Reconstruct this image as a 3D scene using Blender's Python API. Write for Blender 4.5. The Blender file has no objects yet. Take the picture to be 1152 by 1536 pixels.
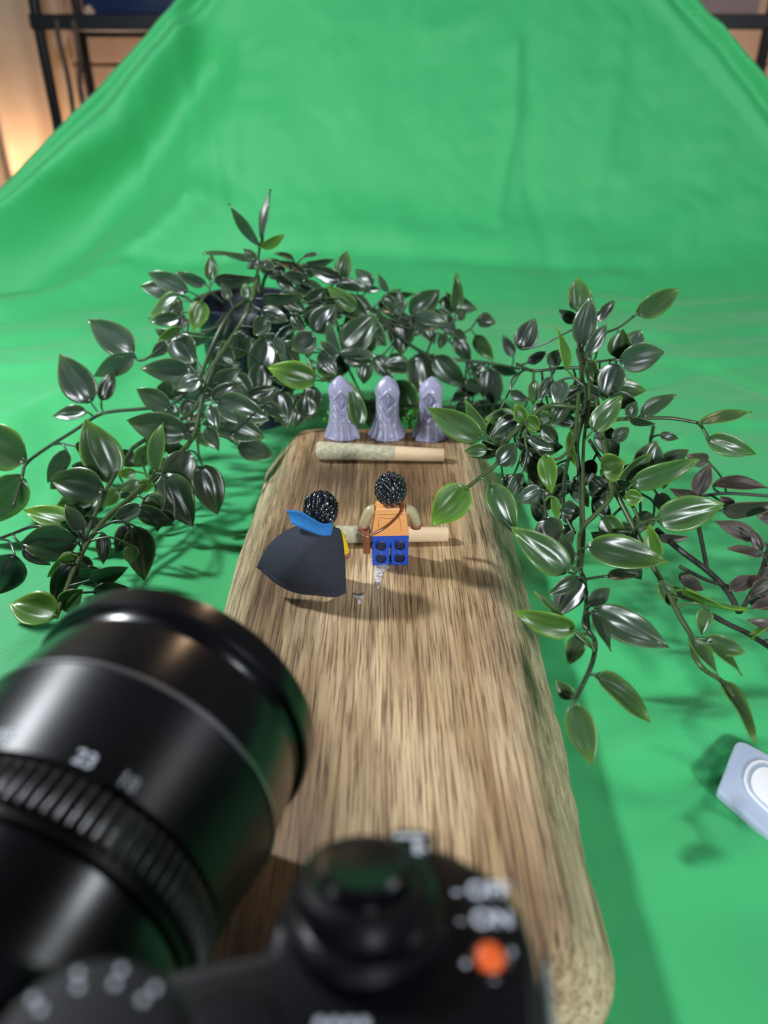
import bpy, bmesh, math, random
from mathutils import Vector, Matrix, noise
random.seed(7)
S = 0.001                                  # everything below is written in millimetres
scene = bpy.context.scene
col = scene.collection

# ---------------------------------------------------------------- camera
CAM_H, PITCH, FPX = 210.0, math.radians(30), 1109.0
cd = bpy.data.cameras.new('camera'); cam = bpy.data.objects.new('camera', cd); col.objects.link(cam)
cam.location = (0, 0, CAM_H * S); cam.rotation_euler = (math.pi / 2 - PITCH, 0, 0)
cd.sensor_fit = 'VERTICAL'; cd.sensor_height = 36.0; cd.lens = FPX * 36.0 / 1536.0
cd.clip_start = 0.005; cd.clip_end = 20
cd.dof.use_dof = True; cd.dof.focus_distance = 0.318; cd.dof.aperture_fstop = cd.lens / 3.1
scene.camera = cam

# ---------------------------------------------------------------- world and lights
w = bpy.data.worlds.new('room_ambient'); scene.world = w; w.use_nodes = True
w.node_tree.nodes['Background'].inputs[0].default_value = (0.80, 0.88, 1.0, 1)
w.node_tree.nodes['Background'].inputs[1].default_value = 0.022
def area(name, loc, target, size, power, colr):
    l = bpy.data.lights.new(name, 'AREA'); l.shape = 'DISK'; l.size = size * S; l.energy = power; l.color = colr
    o = bpy.data.objects.new(name, l); col.objects.link(o); o.location = Vector(loc) * S
    o.rotation_euler = (Vector(target) - Vector(loc)).to_track_quat('-Z', 'Y').to_euler(); return o
area('key_panel', (-490, 450, 540), (0, 330, 30), 62, 6.0, (0.90, 0.95, 1.0))
area('right_panel', (640, 230, 600), (0, 350, 20), 110, 1.2, (0.90, 0.95, 1.0))
area('rear_panel', (420, -1500, 760), (20, 900, 180), 260, 35, (0.90, 0.95, 1.0))
def point(name, loc, power, colr, r):
    l = bpy.data.lights.new(name, 'POINT'); l.energy = power; l.color = colr; l.shadow_soft_size = r * S
    o = bpy.data.objects.new(name, l); col.objects.link(o); o.location = Vector(loc) * S
point('warm_floor_lamp', (-700, 1590, 55), 1.5, (1.0, 0.62, 0.36), 30)
point('warm_room_lamp', (260, 1380, 900), 6.0, (1.0, 0.66, 0.40), 50)
point('added_warm_fill_right', (740, 1780, 120), 3.2, (1.0, 0.60, 0.34), 25)  # unseen warm fill added behind the cloth to brighten the right wall boards
point('added_warm_fill_left', (-560, 1840, 50), 3.2, (1.0, 0.74, 0.56), 25)  # added fill, hidden low behind the rack, lifts the wall between the posts
vs = scene.view_settings
vs.view_transform = 'Standard'; vs.look = 'None'; vs.gamma = 1.0; vs.use_curve_mapping = False; vs.exposure = 0.0

# ---------------------------------------------------------------- pixel helpers (real distances)
SP, CP = math.sin(PITCH), math.cos(PITCH)
def ray(px, py):
    x = (px - 576) / FPX; y = -(py - 768) / FPX
    return Vector((x, CP + y * SP, -SP + y * CP))
def PF(px, py, F): d = ray(px, py); k = F / d.y; return Vector((0, 0, CAM_H)) + d * k
def PZ(px, py, h): d = ray(px, py); k = (h - CAM_H) / d.z; return Vector((0, 0, CAM_H)) + d * k

# ---------------------------------------------------------------- mesh helpers
def tag(o, label=None, cat=None, group=None, kind=None):
    if label: o['label'] = label
    if cat: o['category'] = cat
    if group: o['group'] = group
    if kind: o['kind'] = kind
    return o
def empty(name, loc, label, cat, group=None):
    o = bpy.data.objects.new(name, None); o.empty_display_size = 0.01
    o.location = Vector(loc) * S; col.objects.link(o); return tag(o, label, cat, group)
def wloc(o):
    v = Vector((0, 0, 0))
    while o is not None: v += o.location; o = o.parent
    return v
def mk(name, geo, mat, parent=None, smooth=True, uvs=None, attr=None):
    v, f = geo
    off = wloc(parent) if parent else Vector((0, 0, 0))
    me = bpy.data.meshes.new(name)
    me.from_pydata([tuple(Vector(p) * S - off) for p in v], [], f)
    if uvs:
        ul = me.uv_layers.new(name='UVMap')
        for lp in me.loops: ul.data[lp.index].uv = uvs[lp.vertex_index]
    if attr:
        for an, vals in attr.items():
            a = me.attributes.new(an, 'FLOAT', 'POINT')
            for i, x in enumerate(vals): a.data[i].value = x
    me.materials.append(mat)
    if smooth: me.shade_smooth()
    o = bpy.data.objects.new(name, me); col.objects.link(o); o.parent = parent
    return o
def sharp(o, ang=35):
    m = o.data
    bm = bmesh.new(); bm.from_mesh(m)
    for e in bm.edges: e.smooth = not (len(e.link_faces) == 2 and e.calc_face_angle(0) > math.radians(ang))
    bm.normal_update(); bm.to_mesh(m); bm.free(); return o
def merge(*gs):
    V, F = [], []
    for v, f in gs:
        n = len(V); V += [Vector(p) for p in v]; F += [tuple(i + n for i in q) for q in f]
    return V, F
def xf(geo, M): return [M @ Vector(p) for p in geo[0]], geo[1]
def box(x0, x1, y0, y1, z0, z1, bev=0, seg=2):
    bm = bmesh.new(); bmesh.ops.create_cube(bm, size=1)
    for v in bm.verts: v.co = Vector(((x0 + x1) / 2 + v.co.x * (x1 - x0), (y0 + y1) / 2 + v.co.y * (y1 - y0), (z0 + z1) / 2 + v.co.z * (z1 - z0)))
    if bev: bmesh.ops.bevel(bm, geom=list(bm.edges), offset=bev, segments=seg, profile=.5, affect='EDGES')
    bm.verts.index_update()
    g = ([v.co.copy() for v in bm.verts], [tuple(v.index for v in f.verts) for f in bm.faces]); bm.free(); return g
def prism(poly, z0, z1, bev=0, seg=3, top_scale=None):
    """extruded plan outline, bevelled on top and bottom"""
    bm = bmesh.new(); bot = [bm.verts.new((p[0], p[1], z0)) for p in poly]
    top = [bm.verts.new((p[0], p[1], z1)) for p in poly]; n = len(poly)
    bm.faces.new(bot[::-1]); tf = bm.faces.new(top)
    for i in range(n): bm.faces.new((bot[i], bot[(i + 1) % n], top[(i + 1) % n], top[i]))
    bmesh.ops.recalc_face_normals(bm, faces=bm.faces)
    if bev:
        es = [e for e in bm.edges if abs(e.verts[0].co.z - e.verts[1].co.z) < 1e-6]
        bmesh.ops.bevel(bm, geom=es, offset=bev, segments=seg, profile=.5, affect='EDGES')
    bm.verts.index_update()
    g = ([v.co.copy() for v in bm.verts], [tuple(v.index for v in f.verts) for f in bm.faces]); bm.free(); return g
def lathe(prof, n=48, cap0=True, cap1=True, rf=None):
    """profile of (radius, height) about Z"""
    V, F = [], []; m = len(prof)
    for r, z in prof:
        for k in range(n):
            a = 2 * math.pi * k / n; V.append(Vector((r * math.cos(a), r * math.sin(a), z)))
    for i in range(m - 1):
        for k in range(n): F.append((i * n + k, i * n + (k + 1) % n, (i + 1) * n + (k + 1) % n, (i + 1) * n + k))
    if cap0: F.append(tuple(range(n))[::-1])
    if cap1: F.append(tuple((m - 1) * n + k for k in range(n)))
    return V, F
def smooth_path(pts, sub=5):
    P = [Vector(p) for p in pts]; out = []
    for i in range(len(P) - 1):
        p0, p1, p2, p3 = P[max(i - 1, 0)], P[i], P[i + 1], P[min(i + 2, len(P) - 1)]
        for k in range(sub):
            t = k / sub
            out.append(0.5 * ((2 * p1) + (p2 - p0) * t + (2 * p0 - 5 * p1 + 4 * p2 - p3) * t * t + (3 * p1 - p0 - 3 * p2 + p3) * t ** 3))
    out.append(P[-1]); return out
def tube(path, r0, r1=None, n=7, flat=1.0):
    r1 = r0 if r1 is None else r1; V, F = [], []; m = len(path); up = Vector((0.13, 0.2, 1))
    for i, p in enumerate(path):
        t = (path[min(i + 1, m - 1)] - path[max(i - 1, 0)])
        if t.length < 1e-9: t = Vector((0, 0, 1))
        t.normalize(); a = t.cross(up)
        if a.length < 1e-4: a = t.cross(Vector((1, 0, 0)))
        a.normalize(); b = a.cross(t); r = r0 + (r1 - r0) * i / max(m - 1, 1)
        for k in range(n):
            q = 2 * math.pi * k / n; V.append(p + a * (r * math.cos(q)) + b * (r * flat * math.sin(q)))
    for i in range(m - 1):
        for k in range(n): F.append((i * n + k, i * n + (k + 1) % n, (i + 1) * n + (k + 1) % n, (i + 1) * n + k))
    F.append(tuple(range(n))[::-1]); F.append(tuple((m - 1) * n + k for k in range(n)))
    return V, F
def grid(fn, nu, nv):
    V = [Vector(fn(i / (nu - 1), j / (nv - 1))) for j in range(nv) for i in range(nu)]
    F = [(j * nu + i, j * nu + i + 1, (j + 1) * nu + i + 1, (j + 1) * nu + i) for j in range(nv - 1) for i in range(nu - 1)]
    return V, F
def thick_sheet(fn, nu, nv, th):
    """a sheet with real thickness"""
    V, F = grid(fn, nu, nv); N = [Vector((0, 0, 0)) for _ in V]
    for f in F:
        n = (V[f[1]] - V[f[0]]).cross(V[f[3]] - V[f[0]])
        for i in f: N[i] += n
    k = len(V); B = [V[i] - N[i].normalized() * th for i in range(k)]
    F2 = [tuple(i + k for i in f[::-1]) for f in F]
    rim = [i for i in range(nu)] + [j * nu + nu - 1 for j in range(1, nv)] + [(nv - 1) * nu + i for i in range(nu - 2, -1, -1)] + [j * nu for j in range(nv - 2, 0, -1)]
    R = [(rim[(i + 1) % len(rim)], rim[i], rim[i] + k, rim[(i + 1) % len(rim)] + k) for i in range(len(rim))]
    return V + B, F + F2 + R
def frame(origin, zaxis, xhint=(1, 0, 0)):
    z = Vector(zaxis).normalized(); x = Vector(xhint); x = (x - z * x.dot(z)).normalized(); y = z.cross(x)
    return Matrix(((x.x, y.x, z.x, origin[0]), (x.y, y.y, z.y, origin[1]), (x.z, y.z, z.z, origin[2]), (0, 0, 0, 1)))
def text_geo(s, size, spacing=1.0):
    c = bpy.data.curves.new('lettering', 'FONT'); c.body = s; c.size = size; c.align_x = 'CENTER'; c.align_y = 'CENTER'; c.offset = size * .02; c.space_character = spacing
    o = bpy.data.objects.new('lettering', c); col.objects.link(o)
    me = bpy.data.meshes.new_from_object(o.evaluated_get(bpy.context.evaluated_depsgraph_get()))
    g = ([v.co.copy() for v in me.vertices], [tuple(p.vertices) for p in me.polygons])
    bpy.data.objects.remove(o); bpy.data.curves.remove(c); bpy.data.meshes.remove(me)
    return g
def lerp_tab(tab, x):
    if x <= tab[0][0]: return tab[0][1]
    for (a, b), (c, d) in zip(tab, tab[1:]):
        if x <= c: return b + (d - b) * (x - a) / (c - a)
    return tab[-1][1]

# ---------------------------------------------------------------- materials
def mat(name, colr, rough=.5, spec=.5, metal=0, coat=0, bump=None, var=None, trans=0):
    """procedural material; var = (scale, colour2, amount), bump = (scale, strength, distance_mm)"""
    m = bpy.data.materials.new(name); m.use_nodes = True; nt = m.node_tree; b = nt.nodes['Principled BSDF']
    b.inputs['Base Color'].default_value = (*colr, 1); b.inputs['Roughness'].default_value = rough
    b.inputs['Specular IOR Level'].default_value = spec; b.inputs['Metallic'].default_value = metal
    b.inputs['Coat Weight'].default_value = coat; b.inputs['Coat Roughness'].default_value = .1
    tc = nt.nodes.new('ShaderNodeTexCoord')
    if var:
        n = nt.nodes.new('ShaderNodeTexNoise'); n.inputs['Scale'].default_value = var[0]; n.inputs['Detail'].default_value = 4
        nt.links.new(tc.outputs['Object'], n.inputs['Vector'])
        r = nt.nodes.new('ShaderNodeValToRGB'); r.color_ramp.elements[0].position = .5 - var[2]; r.color_ramp.elements[1].position = .5 + var[2]
        r.color_ramp.elements[0].color = (*colr, 1); r.color_ramp.elements[1].color = (*var[1], 1)
        nt.links.new(n.outputs['Fac'], r.inputs['Fac']); nt.links.new(r.outputs['Color'], b.inputs['Base Color'])
    if bump:
        n = nt.nodes.new('ShaderNodeTexNoise'); n.inputs['Scale'].default_value = bump[0]; n.inputs['Detail'].default_value = 3
        nt.links.new(tc.outputs['Object'], n.inputs['Vector'])
        bp = nt.nodes.new('ShaderNodeBump'); bp.inputs['Strength'].default_value = bump[1]; bp.inputs['Distance'].default_value = bump[2] * S
        nt.links.new(n.outputs['Fac'], bp.inputs['Height']); nt.links.new(bp.outputs['Normal'], b.inputs['Normal'])
    return m

def cloth_material():
    m = mat('green_satin_cloth', (0.035, 0.42, 0.135), .55, .35); nt = m.node_tree; b = nt.nodes['Principled BSDF']
    b.inputs['Sheen Weight'].default_value = .15; b.inputs['Sheen Roughness'].default_value = .4
    tc = nt.nodes.new('ShaderNodeTexCoord')
    hs = []
    for rot in (0.62, 0.62 + math.pi / 2):
        mp = nt.nodes.new('ShaderNodeMapping'); mp.inputs['Rotation'].default_value = (0, 0, rot); nt.links.new(tc.outputs['Object'], mp.inputs['Vector'])
        wv = nt.nodes.new('ShaderNodeTexWave'); wv.inputs['Scale'].default_value = 330; wv.inputs['Distortion'].default_value = 1.2; wv.inputs['Detail'].default_value = 1
        nt.links.new(mp.outputs['Vector'], wv.inputs['Vector']); hs.append(wv)
    ad = nt.nodes.new('ShaderNodeMath'); ad.operation = 'MULTIPLY'
    nt.links.new(hs[0].outputs['Fac'], ad.inputs[0]); nt.links.new(hs[1].outputs['Fac'], ad.inputs[1])
    bp = nt.nodes.new('ShaderNodeBump'); bp.inputs['Strength'].default_value = .35; bp.inputs['Distance'].default_value = .25 * S
    nt.links.new(ad.outputs[0], bp.inputs['Height']); nt.links.new(bp.outputs['Normal'], b.inputs['Normal'])
    r = nt.nodes.new('ShaderNodeMixRGB'); r.inputs[1].default_value = (0.042, 0.40, 0.130, 1); r.inputs[2].default_value = (0.075, 0.56, 0.205, 1)
    nt.links.new(ad.outputs[0], r.inputs[0]); nt.links.new(r.outputs[0], b.inputs['Base Color'])
    return m

def wood_material():
    m = mat('oiled_acacia_wood', (.4, .25, .12), .5, .4); nt = m.node_tree; b = nt.nodes['Principled BSDF']; L = nt.links.new; N = nt.nodes.new
    tc = N('ShaderNodeTexCoord')
    def noise_at(scale, stretch, detail=6, rough=.6, dist=0):
        mp = N('ShaderNodeMapping'); mp.inputs['Scale'].default_value = (scale, scale * stretch, scale); L(tc.outputs['Object'], mp.inputs['Vector'])
        n = N('ShaderNodeTexNoise'); n.inputs['Scale'].default_value = 1; n.inputs['Detail'].default_value = detail; n.inputs['Roughness'].default_value = rough; n.inputs['Distortion'].default_value = dist
        L(mp.outputs['Vector'], n.inputs['Vector']); return n.outputs['Fac']
    broad = noise_at(26, .28, 3, .55, .6)
    streak = noise_at(400, .03, 6, .7, .3)
    fine = noise_at(1500, .024, 3, .6)
    def ramp(fac, stops):
        r = N('ShaderNodeValToRGB')
        while len(r.color_ramp.elements) < len(stops): r.color_ramp.elements.new(.5)
        for e, (p, c) in zip(r.color_ramp.elements, stops): e.position = p; e.color = (*c, 1)
        L(fac, r.inputs['Fac']); return r.outputs['Color']
    base = ramp(broad, [(.32, (.16, .095, .05)), (.45, (.31, .20, .105)), (.56, (.47, .33, .18)), (.70, (.68, .52, .33))])
    # sapwood towards both edges is paler: a real colour of the plank
    sep = N('ShaderNodeSeparateXYZ'); L(tc.outputs['Object'], sep.inputs[0])
    ax = N('ShaderNodeMath'); ax.operation = 'ADD'; L(sep.outputs['X'], ax.inputs[0]); ax.inputs[1].default_value = .008
    ab = N('ShaderNodeMath'); ab.operation = 'ABSOLUTE'; L(ax.outputs[0], ab.inputs[0])
    wob = N('ShaderNodeMath'); wob.operation = 'MULTIPLY_ADD'; L(broad, wob.inputs[0]); wob.inputs[1].default_value = .035; L(ab.outputs[0], wob.inputs[2])
    sapf = N('ShaderNodeMapRange'); sapf.inputs[1].default_value = .060; sapf.inputs[2].default_value = .076; L(wob.outputs[0], sapf.inputs[0])
    mx = N('ShaderNodeMixRGB'); L(sapf.outputs[0], mx.inputs[0]); L(base, mx.inputs[1]); mx.inputs[2].default_value = (.70, .56, .38, 1)
    dk = ramp(streak, [(.34, (.42, .34, .27)), (.48, (.88, .86, .82)), (.62, (1.12, 1.1, 1.06))])
    m1 = N('ShaderNodeMixRGB'); m1.blend_type = 'MULTIPLY'; m1.inputs[0].default_value = 1; L(mx.outputs[0], m1.inputs[1]); L(dk, m1.inputs[2])
    fn = ramp(fine, [(.40, (.27, .20, .15)), (.47, (.92, .90, .87)), (.7, (1.18, 1.15, 1.1))])
    m2 = N('ShaderNodeMixRGB'); m2.blend_type = 'MULTIPLY'; m2.inputs[0].default_value = .85; L(m1.outputs[0], m2.inputs[1]); L(fn, m2.inputs[2])
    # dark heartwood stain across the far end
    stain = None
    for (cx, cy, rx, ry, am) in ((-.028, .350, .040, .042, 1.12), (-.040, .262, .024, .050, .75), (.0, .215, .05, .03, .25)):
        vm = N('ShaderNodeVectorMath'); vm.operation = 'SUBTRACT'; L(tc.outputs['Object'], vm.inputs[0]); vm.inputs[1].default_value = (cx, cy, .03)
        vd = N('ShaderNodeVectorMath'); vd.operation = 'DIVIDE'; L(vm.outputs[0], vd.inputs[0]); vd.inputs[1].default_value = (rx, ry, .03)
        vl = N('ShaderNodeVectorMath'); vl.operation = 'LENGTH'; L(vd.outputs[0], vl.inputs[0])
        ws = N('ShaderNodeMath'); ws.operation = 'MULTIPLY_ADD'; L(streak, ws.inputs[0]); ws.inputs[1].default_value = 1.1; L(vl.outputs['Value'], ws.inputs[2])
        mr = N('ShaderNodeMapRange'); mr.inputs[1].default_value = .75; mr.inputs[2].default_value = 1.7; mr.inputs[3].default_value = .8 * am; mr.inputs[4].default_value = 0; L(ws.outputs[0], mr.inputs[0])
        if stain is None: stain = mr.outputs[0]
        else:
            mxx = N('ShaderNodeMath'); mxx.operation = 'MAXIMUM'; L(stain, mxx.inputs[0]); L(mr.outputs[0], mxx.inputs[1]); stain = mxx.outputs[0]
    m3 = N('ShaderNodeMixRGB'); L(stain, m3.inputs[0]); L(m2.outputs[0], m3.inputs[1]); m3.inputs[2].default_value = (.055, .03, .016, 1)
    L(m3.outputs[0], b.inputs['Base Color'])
    at = N('ShaderNodeAttribute'); at.attribute_name = 'side'
    rg = noise_at(420, .5, 4, .7)
    mixh = N('ShaderNodeMixRGB'); L(at.outputs['Fac'], mixh.inputs[0]); L(streak, mixh.inputs[1])
    sm = N('ShaderNodeMath'); sm.operation = 'MULTIPLY_ADD'; L(streak, sm.inputs[0]); sm.inputs[1].default_value = 1.6; L(rg, sm.inputs[2]); L(sm.outputs[0], mixh.inputs[2])
    bp = N('ShaderNodeBump'); bp.inputs['Strength'].default_value = .8; bp.inputs['Distance'].default_value = .8 * S; L(mixh.outputs[0], bp.inputs['Height']); L(bp.outputs['Normal'], b.inputs['Normal'])
    b.inputs['Roughness'].default_value = .48
    return m

def leaf_material(name, body, rim, rough, spec, transl):
    m = bpy.data.materials.new(name); m.use_nodes = True; nt = m.node_tree; b = nt.nodes['Principled BSDF']; L = nt.links.new; N = nt.nodes.new
    uv = N('ShaderNodeUVMap'); uv.uv_map = 'UVMap'; sp = N('ShaderNodeSeparateXYZ'); L(uv.outputs[0], sp.inputs[0])
    oi = N('ShaderNodeObjectInfo')
    # u runs base to tip, v runs 0 (midrib) to 1 (margin)
    pw = N('ShaderNodeMath'); pw.operation = 'POWER'; L(sp.outputs['Y'], pw.inputs[0]); pw.inputs[1].default_value = 7
    pt = N('ShaderNodeMath'); pt.operation = 'POWER'; L(sp.outputs['X'], pt.inputs[0]); pt.inputs[1].default_value = 6
    mxm = N('ShaderNodeMath'); mxm.operation = 'MAXIMUM'; L(pw.outputs[0], mxm.inputs[0]); L(pt.outputs[0], mxm.inputs[1])
    mixc = N('ShaderNodeMixRGB'); L(mxm.outputs[0], mixc.inputs[0])
    hsv = N('ShaderNodeHueSaturation'); hsv.inputs['Color'].default_value = (*body, 1)
    vr = N('ShaderNodeMapRange'); vr.inputs[3].default_value = .65; vr.inputs[4].default_value = 1.45; L(oi.outputs['Random'], vr.inputs[0]); L(vr.outputs[0], hsv.inputs['Value'])
    L(hsv.outputs[0], mixc.inputs[1]); mixc.inputs[2].default_value = (*rim, 1)
    tc = N('ShaderNodeTexCoord'); nz = N('ShaderNodeTexNoise'); nz.inputs['Scale'].default_value = 90; L(tc.outputs['Object'], nz.inputs['Vector'])
    mm = N('ShaderNodeMixRGB'); mm.blend_type = 'MULTIPLY'; mm.inputs[0].default_value = .5; L(mixc.outputs[0], mm.inputs[1])
    rr = N('ShaderNodeMapRange'); rr.inputs[3].default_value = .5; rr.inputs[4].default_value = 1.5; L(nz.outputs['Fac'], rr.inputs[0]); L(rr.outputs[0], mm.inputs[2])
    L(mm.outputs[0], b.inputs['Base Color']); b.inputs['Roughness'].default_value = rough; b.inputs['Specular IOR Level'].default_value = spec
    tr = N('ShaderNodeBsdfTranslucent'); L(mm.outputs[0], tr.inputs['Color'])
    ms = N('ShaderNodeMixShader'); ms.inputs[0].default_value = transl; L(b.outputs[0], ms.inputs[1]); L(tr.outputs[0], ms.inputs[2])
    L(ms.outputs[0], nt.nodes['Material Output'].inputs['Surface']); return m

M = dict(
    cloth=cloth_material(), wood=wood_material(),
    table=mat('table_laminate', (.5, .48, .45), .6, var=(14, (.42, .4, .38), .3)),
    floor=mat('dark_floor', (.16, .12, .09), .6, var=(6, (.1, .075, .055), .3)),
    wall=mat('warm_wall_paint', (.34, .27, .22), .8, var=(8, (.30, .235, .19), .3)),
    plank=mat('pale_wall_board', (.44, .33, .26), .7, var=(9, (.34, .25, .19), .3)),
    curtain=mat('beige_curtain', (.60, .47, .35), .8, var=(20, (.54, .42, .31), .3)),
    rack=mat('black_rack_metal', (.012, .013, .018), .45, bump=(300, .2, .3)),
    navy=mat('navy_plastic', (.012, .03, .11), .5, var=(30, (.01, .025, .09), .3)),
    carton=mat('pinkish_carton', (.36, .25, .25), .75, var=(30, (.3, .2, .2), .3)),
    cable=mat('brown_cable', (.10, .06, .045), .55, var=(40, (.08, .05, .04), .3)),
    blackp=mat('satin_black_camera_plastic', (.0035, .0035, .005), .36, .28, bump=(1800, .15, .1)),
    blackg=mat('gloss_black_anodised', (.003, .003, .0045), .25, .55, var=(60, (.004, .004, .006), .3)),
    rubber=mat('black_rubber', (.02, .02, .027), .30, .6, var=(200, (.018, .018, .022), .3)),
    steel=mat('thin_bright_metal', (.35, .34, .36), .3, .5, metal=.9, var=(80, (.3, .3, .32), .3)),
    satin=mat('satin_side_green_reflection', (.22, .30, .31), .38, .5, metal=.35, var=(50, (.26, .33, .35), .3)),  # teal in this colour imitates green reflected from the cloth
    glass=mat('coated_lens_glass', (.01, .012, .02), .05, .8, coat=1, var=(20, (.015, .01, .03), .3)),
    mark=mat('white_camera_print', (.62, .66, .74), .6, var=(100, (.58, .62, .7), .3)),
    orange=mat('orange_button', (.85, .13, .02), .4, var=(200, (.75, .11, .02), .3)),
    stone=mat('lilac_grey_plastic', (.34, .34, .47), .32, .5, var=(120, (.28, .28, .40), .3)),
    paper=mat('herb_filled_rolling_paper', (.56, .51, .36), .75, var=(420, (.29, .28, .17), .22), bump=(520, .7, .9)),
    tip=mat('tan_filter_paper', (.70, .52, .32), .7, var=(160, (.63, .46, .28), .3)),
    tipend=mat('rolled_card_end', (.45, .32, .19), .8, var=(600, (.2, .14, .08), .2)),
    hair=mat('gloss_black_plastic', (.004, .005, .010), .20, 1.0, var=(300, (.01, .011, .018), .3)),
    skin=mat('brown_skin_plastic', (.34, .13, .075), .3, .5, var=(200, (.30, .115, .065), .3)),
    orng=mat('bright_orange_plastic', (.86, .38, .12), .33, .5, var=(120, (.80, .35, .11), .3)),
    tan=mat('olive_tan_plastic', (.46, .40, .23), .3, .5, var=(120, (.42, .36, .20), .3)),
    blue=mat('royal_blue_plastic', (.012, .075, .46), .28, .5, var=(120, (.010, .065, .42), .3)),
    hole_shade=mat('socket_shade_colour', (.004, .009, .045), .5, var=(120, (.003, .007, .035), .3)),  # dark blue painted on flat discs as the shade inside leg sockets
    yellow=mat('yellow_plastic', (.78, .55, .02), .3, .5, var=(120, (.72, .5, .02), .3)),
    brown=mat('reddish_brown_plastic', (.22, .075, .03), .3, .5, var=(150, (.18, .06, .025), .3)),
    ink=mat('printed_seam_ink', (.20, .07, .02), .5, var=(200, (.17, .06, .02), .3)),
    cape=mat('black_starched_fabric', (.016, .018, .026), .85, .25, var=(2600, (.05, .055, .075), .25), bump=(2600, .35, .2)),
    collar=mat('blue_starched_fabric', (.02, .15, .42), .7, .3, var=(1800, (.03, .19, .5), .25), bump=(2200, .3, .2)),
    face=mat('white_print', (.8, .8, .8), .5, var=(200, (.75, .75, .75), .3)),
    wax=mat('white_residue', (.58, .56, .58), .5, var=(700, (.32, .26, .21), .12), bump=(900, .6, .5)),
    pot=mat('black_nursery_pot', (.006, .009, .022), .42, .5, var=(40, (.009, .012, .026), .3)),
    soil=mat('dark_moss_filler', (.012, .013, .01), .9, bump=(300, 1, 3), var=(200, (.02, .02, .012), .3)),
    gem=mat('glossy_green_plastic', (.035, .22, .02), .2, .5, var=(200, (.05, .30, .03), .3)),
    dev=mat('pale_blue_white_plastic', (.46, .54, .68), .28, .5, var=(60, (.43, .51, .65), .3)),
    devw=mat('bright_white_plastic', (.93, .94, .96), .35, .5, var=(60, (.9, .91, .93), .3)),
    stem_d=mat('dark_green_stem', (.028, .05, .024), .34, .5, var=(150, (.03, .045, .02), .25)),
    stem_g=mat('olive_green_stem', (.055, .095, .025), .34, .5, var=(150, (.04, .06, .022), .25)),
    stem_b=mat('shade_tinted_stem', (.03, .034, .03), .45, .4, var=(150, (.04, .035, .03), .25)),  # stem colour darkened to carry the shade on the far right vine
    d=leaf_material('dark_waxy_leaf', (.024, .046, .024), (.07, .13, .035), .30, .6, .08),
    g=leaf_material('green_waxy_leaf', (.042, .095, .032), (.15, .32, .045), .30, .6, .16),
    y=leaf_material('young_lime_leaf', (.075, .18, .03), (.24, .48, .045), .32, .5, .25),
    s=leaf_material('grey_sheen_leaf', (.034, .058, .038), (.10, .17, .06), .28, 1.0, .06),
    b=leaf_material('shade_tinted_leaf', (.045, .040, .032), (.15, .07, .045), .42, .5, .06),  # brown tint imitates shade and warm reflected light on the leaves
)

# ================================================================ the setting
mk('floor', box(-2600, 2600, -1800, 2300, -770, -750), M['floor'], smooth=False)['kind'] = 'structure'
wall = mk('wall_back', box(-2600, 2600, 2040, 2090, -750, 1500), M['wall'], smooth=False); wall['kind'] = 'structure'
for i in range(14):                                            # horizontal boards behind the rack
    z = -260 + i * 86
    o = mk('plank', box(-1500, 1500, 2024, 2039.5, z, z + 82, 4, 1), M['plank'], wall, smooth=False)

tt = empty('work_table', (0, 400, -750), 'table under the green cloth, covered to its edges', 'table')
mk('tabletop', box(-728, 728, -400, 1080, -44, -14, 4, 1), M['table'], tt, smooth=False)
for sx in (-690, 690):
    for sy in (-340, 1020): mk('leg', box(sx - 25, sx + 25, sy - 25, sy + 25, -750, -44, 3, 1), M['table'], tt, smooth=False)

# ---- green screen cloth: lies on the table, sweeps up and is pulled in towards the top
ARC_Y, ARC_R, SLOPE = 780.0, 180.0, math.radians(68)
L_FLAT = ARC_Y + 415; L_ARC = ARC_R * SLOPE; L_UP = 340
def prof(s):                                                   # s = length along the cloth from its near edge
    if s < L_FLAT: return Vector((0, -415 + s, 0)), Vector((0, 0, 1))
    if s < L_FLAT + L_ARC:
        a = (s - L_FLAT) / ARC_R; return Vector((0, ARC_Y + ARC_R * math.sin(a), ARC_R * (1 - math.cos(a)))), Vector((0, -math.sin(a), math.cos(a)))
    t = s - L_FLAT - L_ARC; a = SLOPE
    return Vector((0, ARC_Y + ARC_R * math.sin(a) + t * math.cos(a), ARC_R * (1 - math.cos(a)) + t * math.sin(a))), Vector((0, -math.sin(a), math.cos(a)))
def cloth_bounds(s):
    p, n = prof(s); z = p.z
    xl = lerp_tab([(0, -745), (60, -500), (100, -452), (294, -236), (440, -75)], z)
    xr = lerp_tab([(0, 745), (100, 553), (209, 443.6), (294, 359), (440, 213)], z)
    return xl, xr
def cloth_hit(px, py):                                         # (x, s) of the cloth seen at a place of the photo
    best = None; d = ray(px, py); o = Vector((0, 0, CAM_H)); s = 200.0; prev = None
    while s < L_FLAT + L_ARC + L_UP:
        p, n = prof(s); k = p.y / d.y; f = (o + d * k).z - p.z
        if p.y > 5:
            if prev is not None and prev * f <= 0: return (d.x * k, s)
            prev = f
        s += 2
    return (d.x * 1000, s)
FOLDS = []                                                     # folds of the cloth: polyline, width, height (mm)
def fold(pts, wid, amp):
    FOLDS.append(([cloth_hit(*p) for p in pts], wid, amp))
fold([(268, 0), (272, 140), (282, 300)], 7, 3); fold([(300, 90), (318, 200), (340, 310)], 8, 2.5); fold([(205, 160), (206, 260), (230, 380)], 8, -3)
fold([(775, 70), (770, 180), (745, 330)], 9, 4); fold([(640, 50), (700, 40), (740, 0)], 12, 3); fold([(930, 40), (915, 180), (890, 300)], 14, 3)
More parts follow.
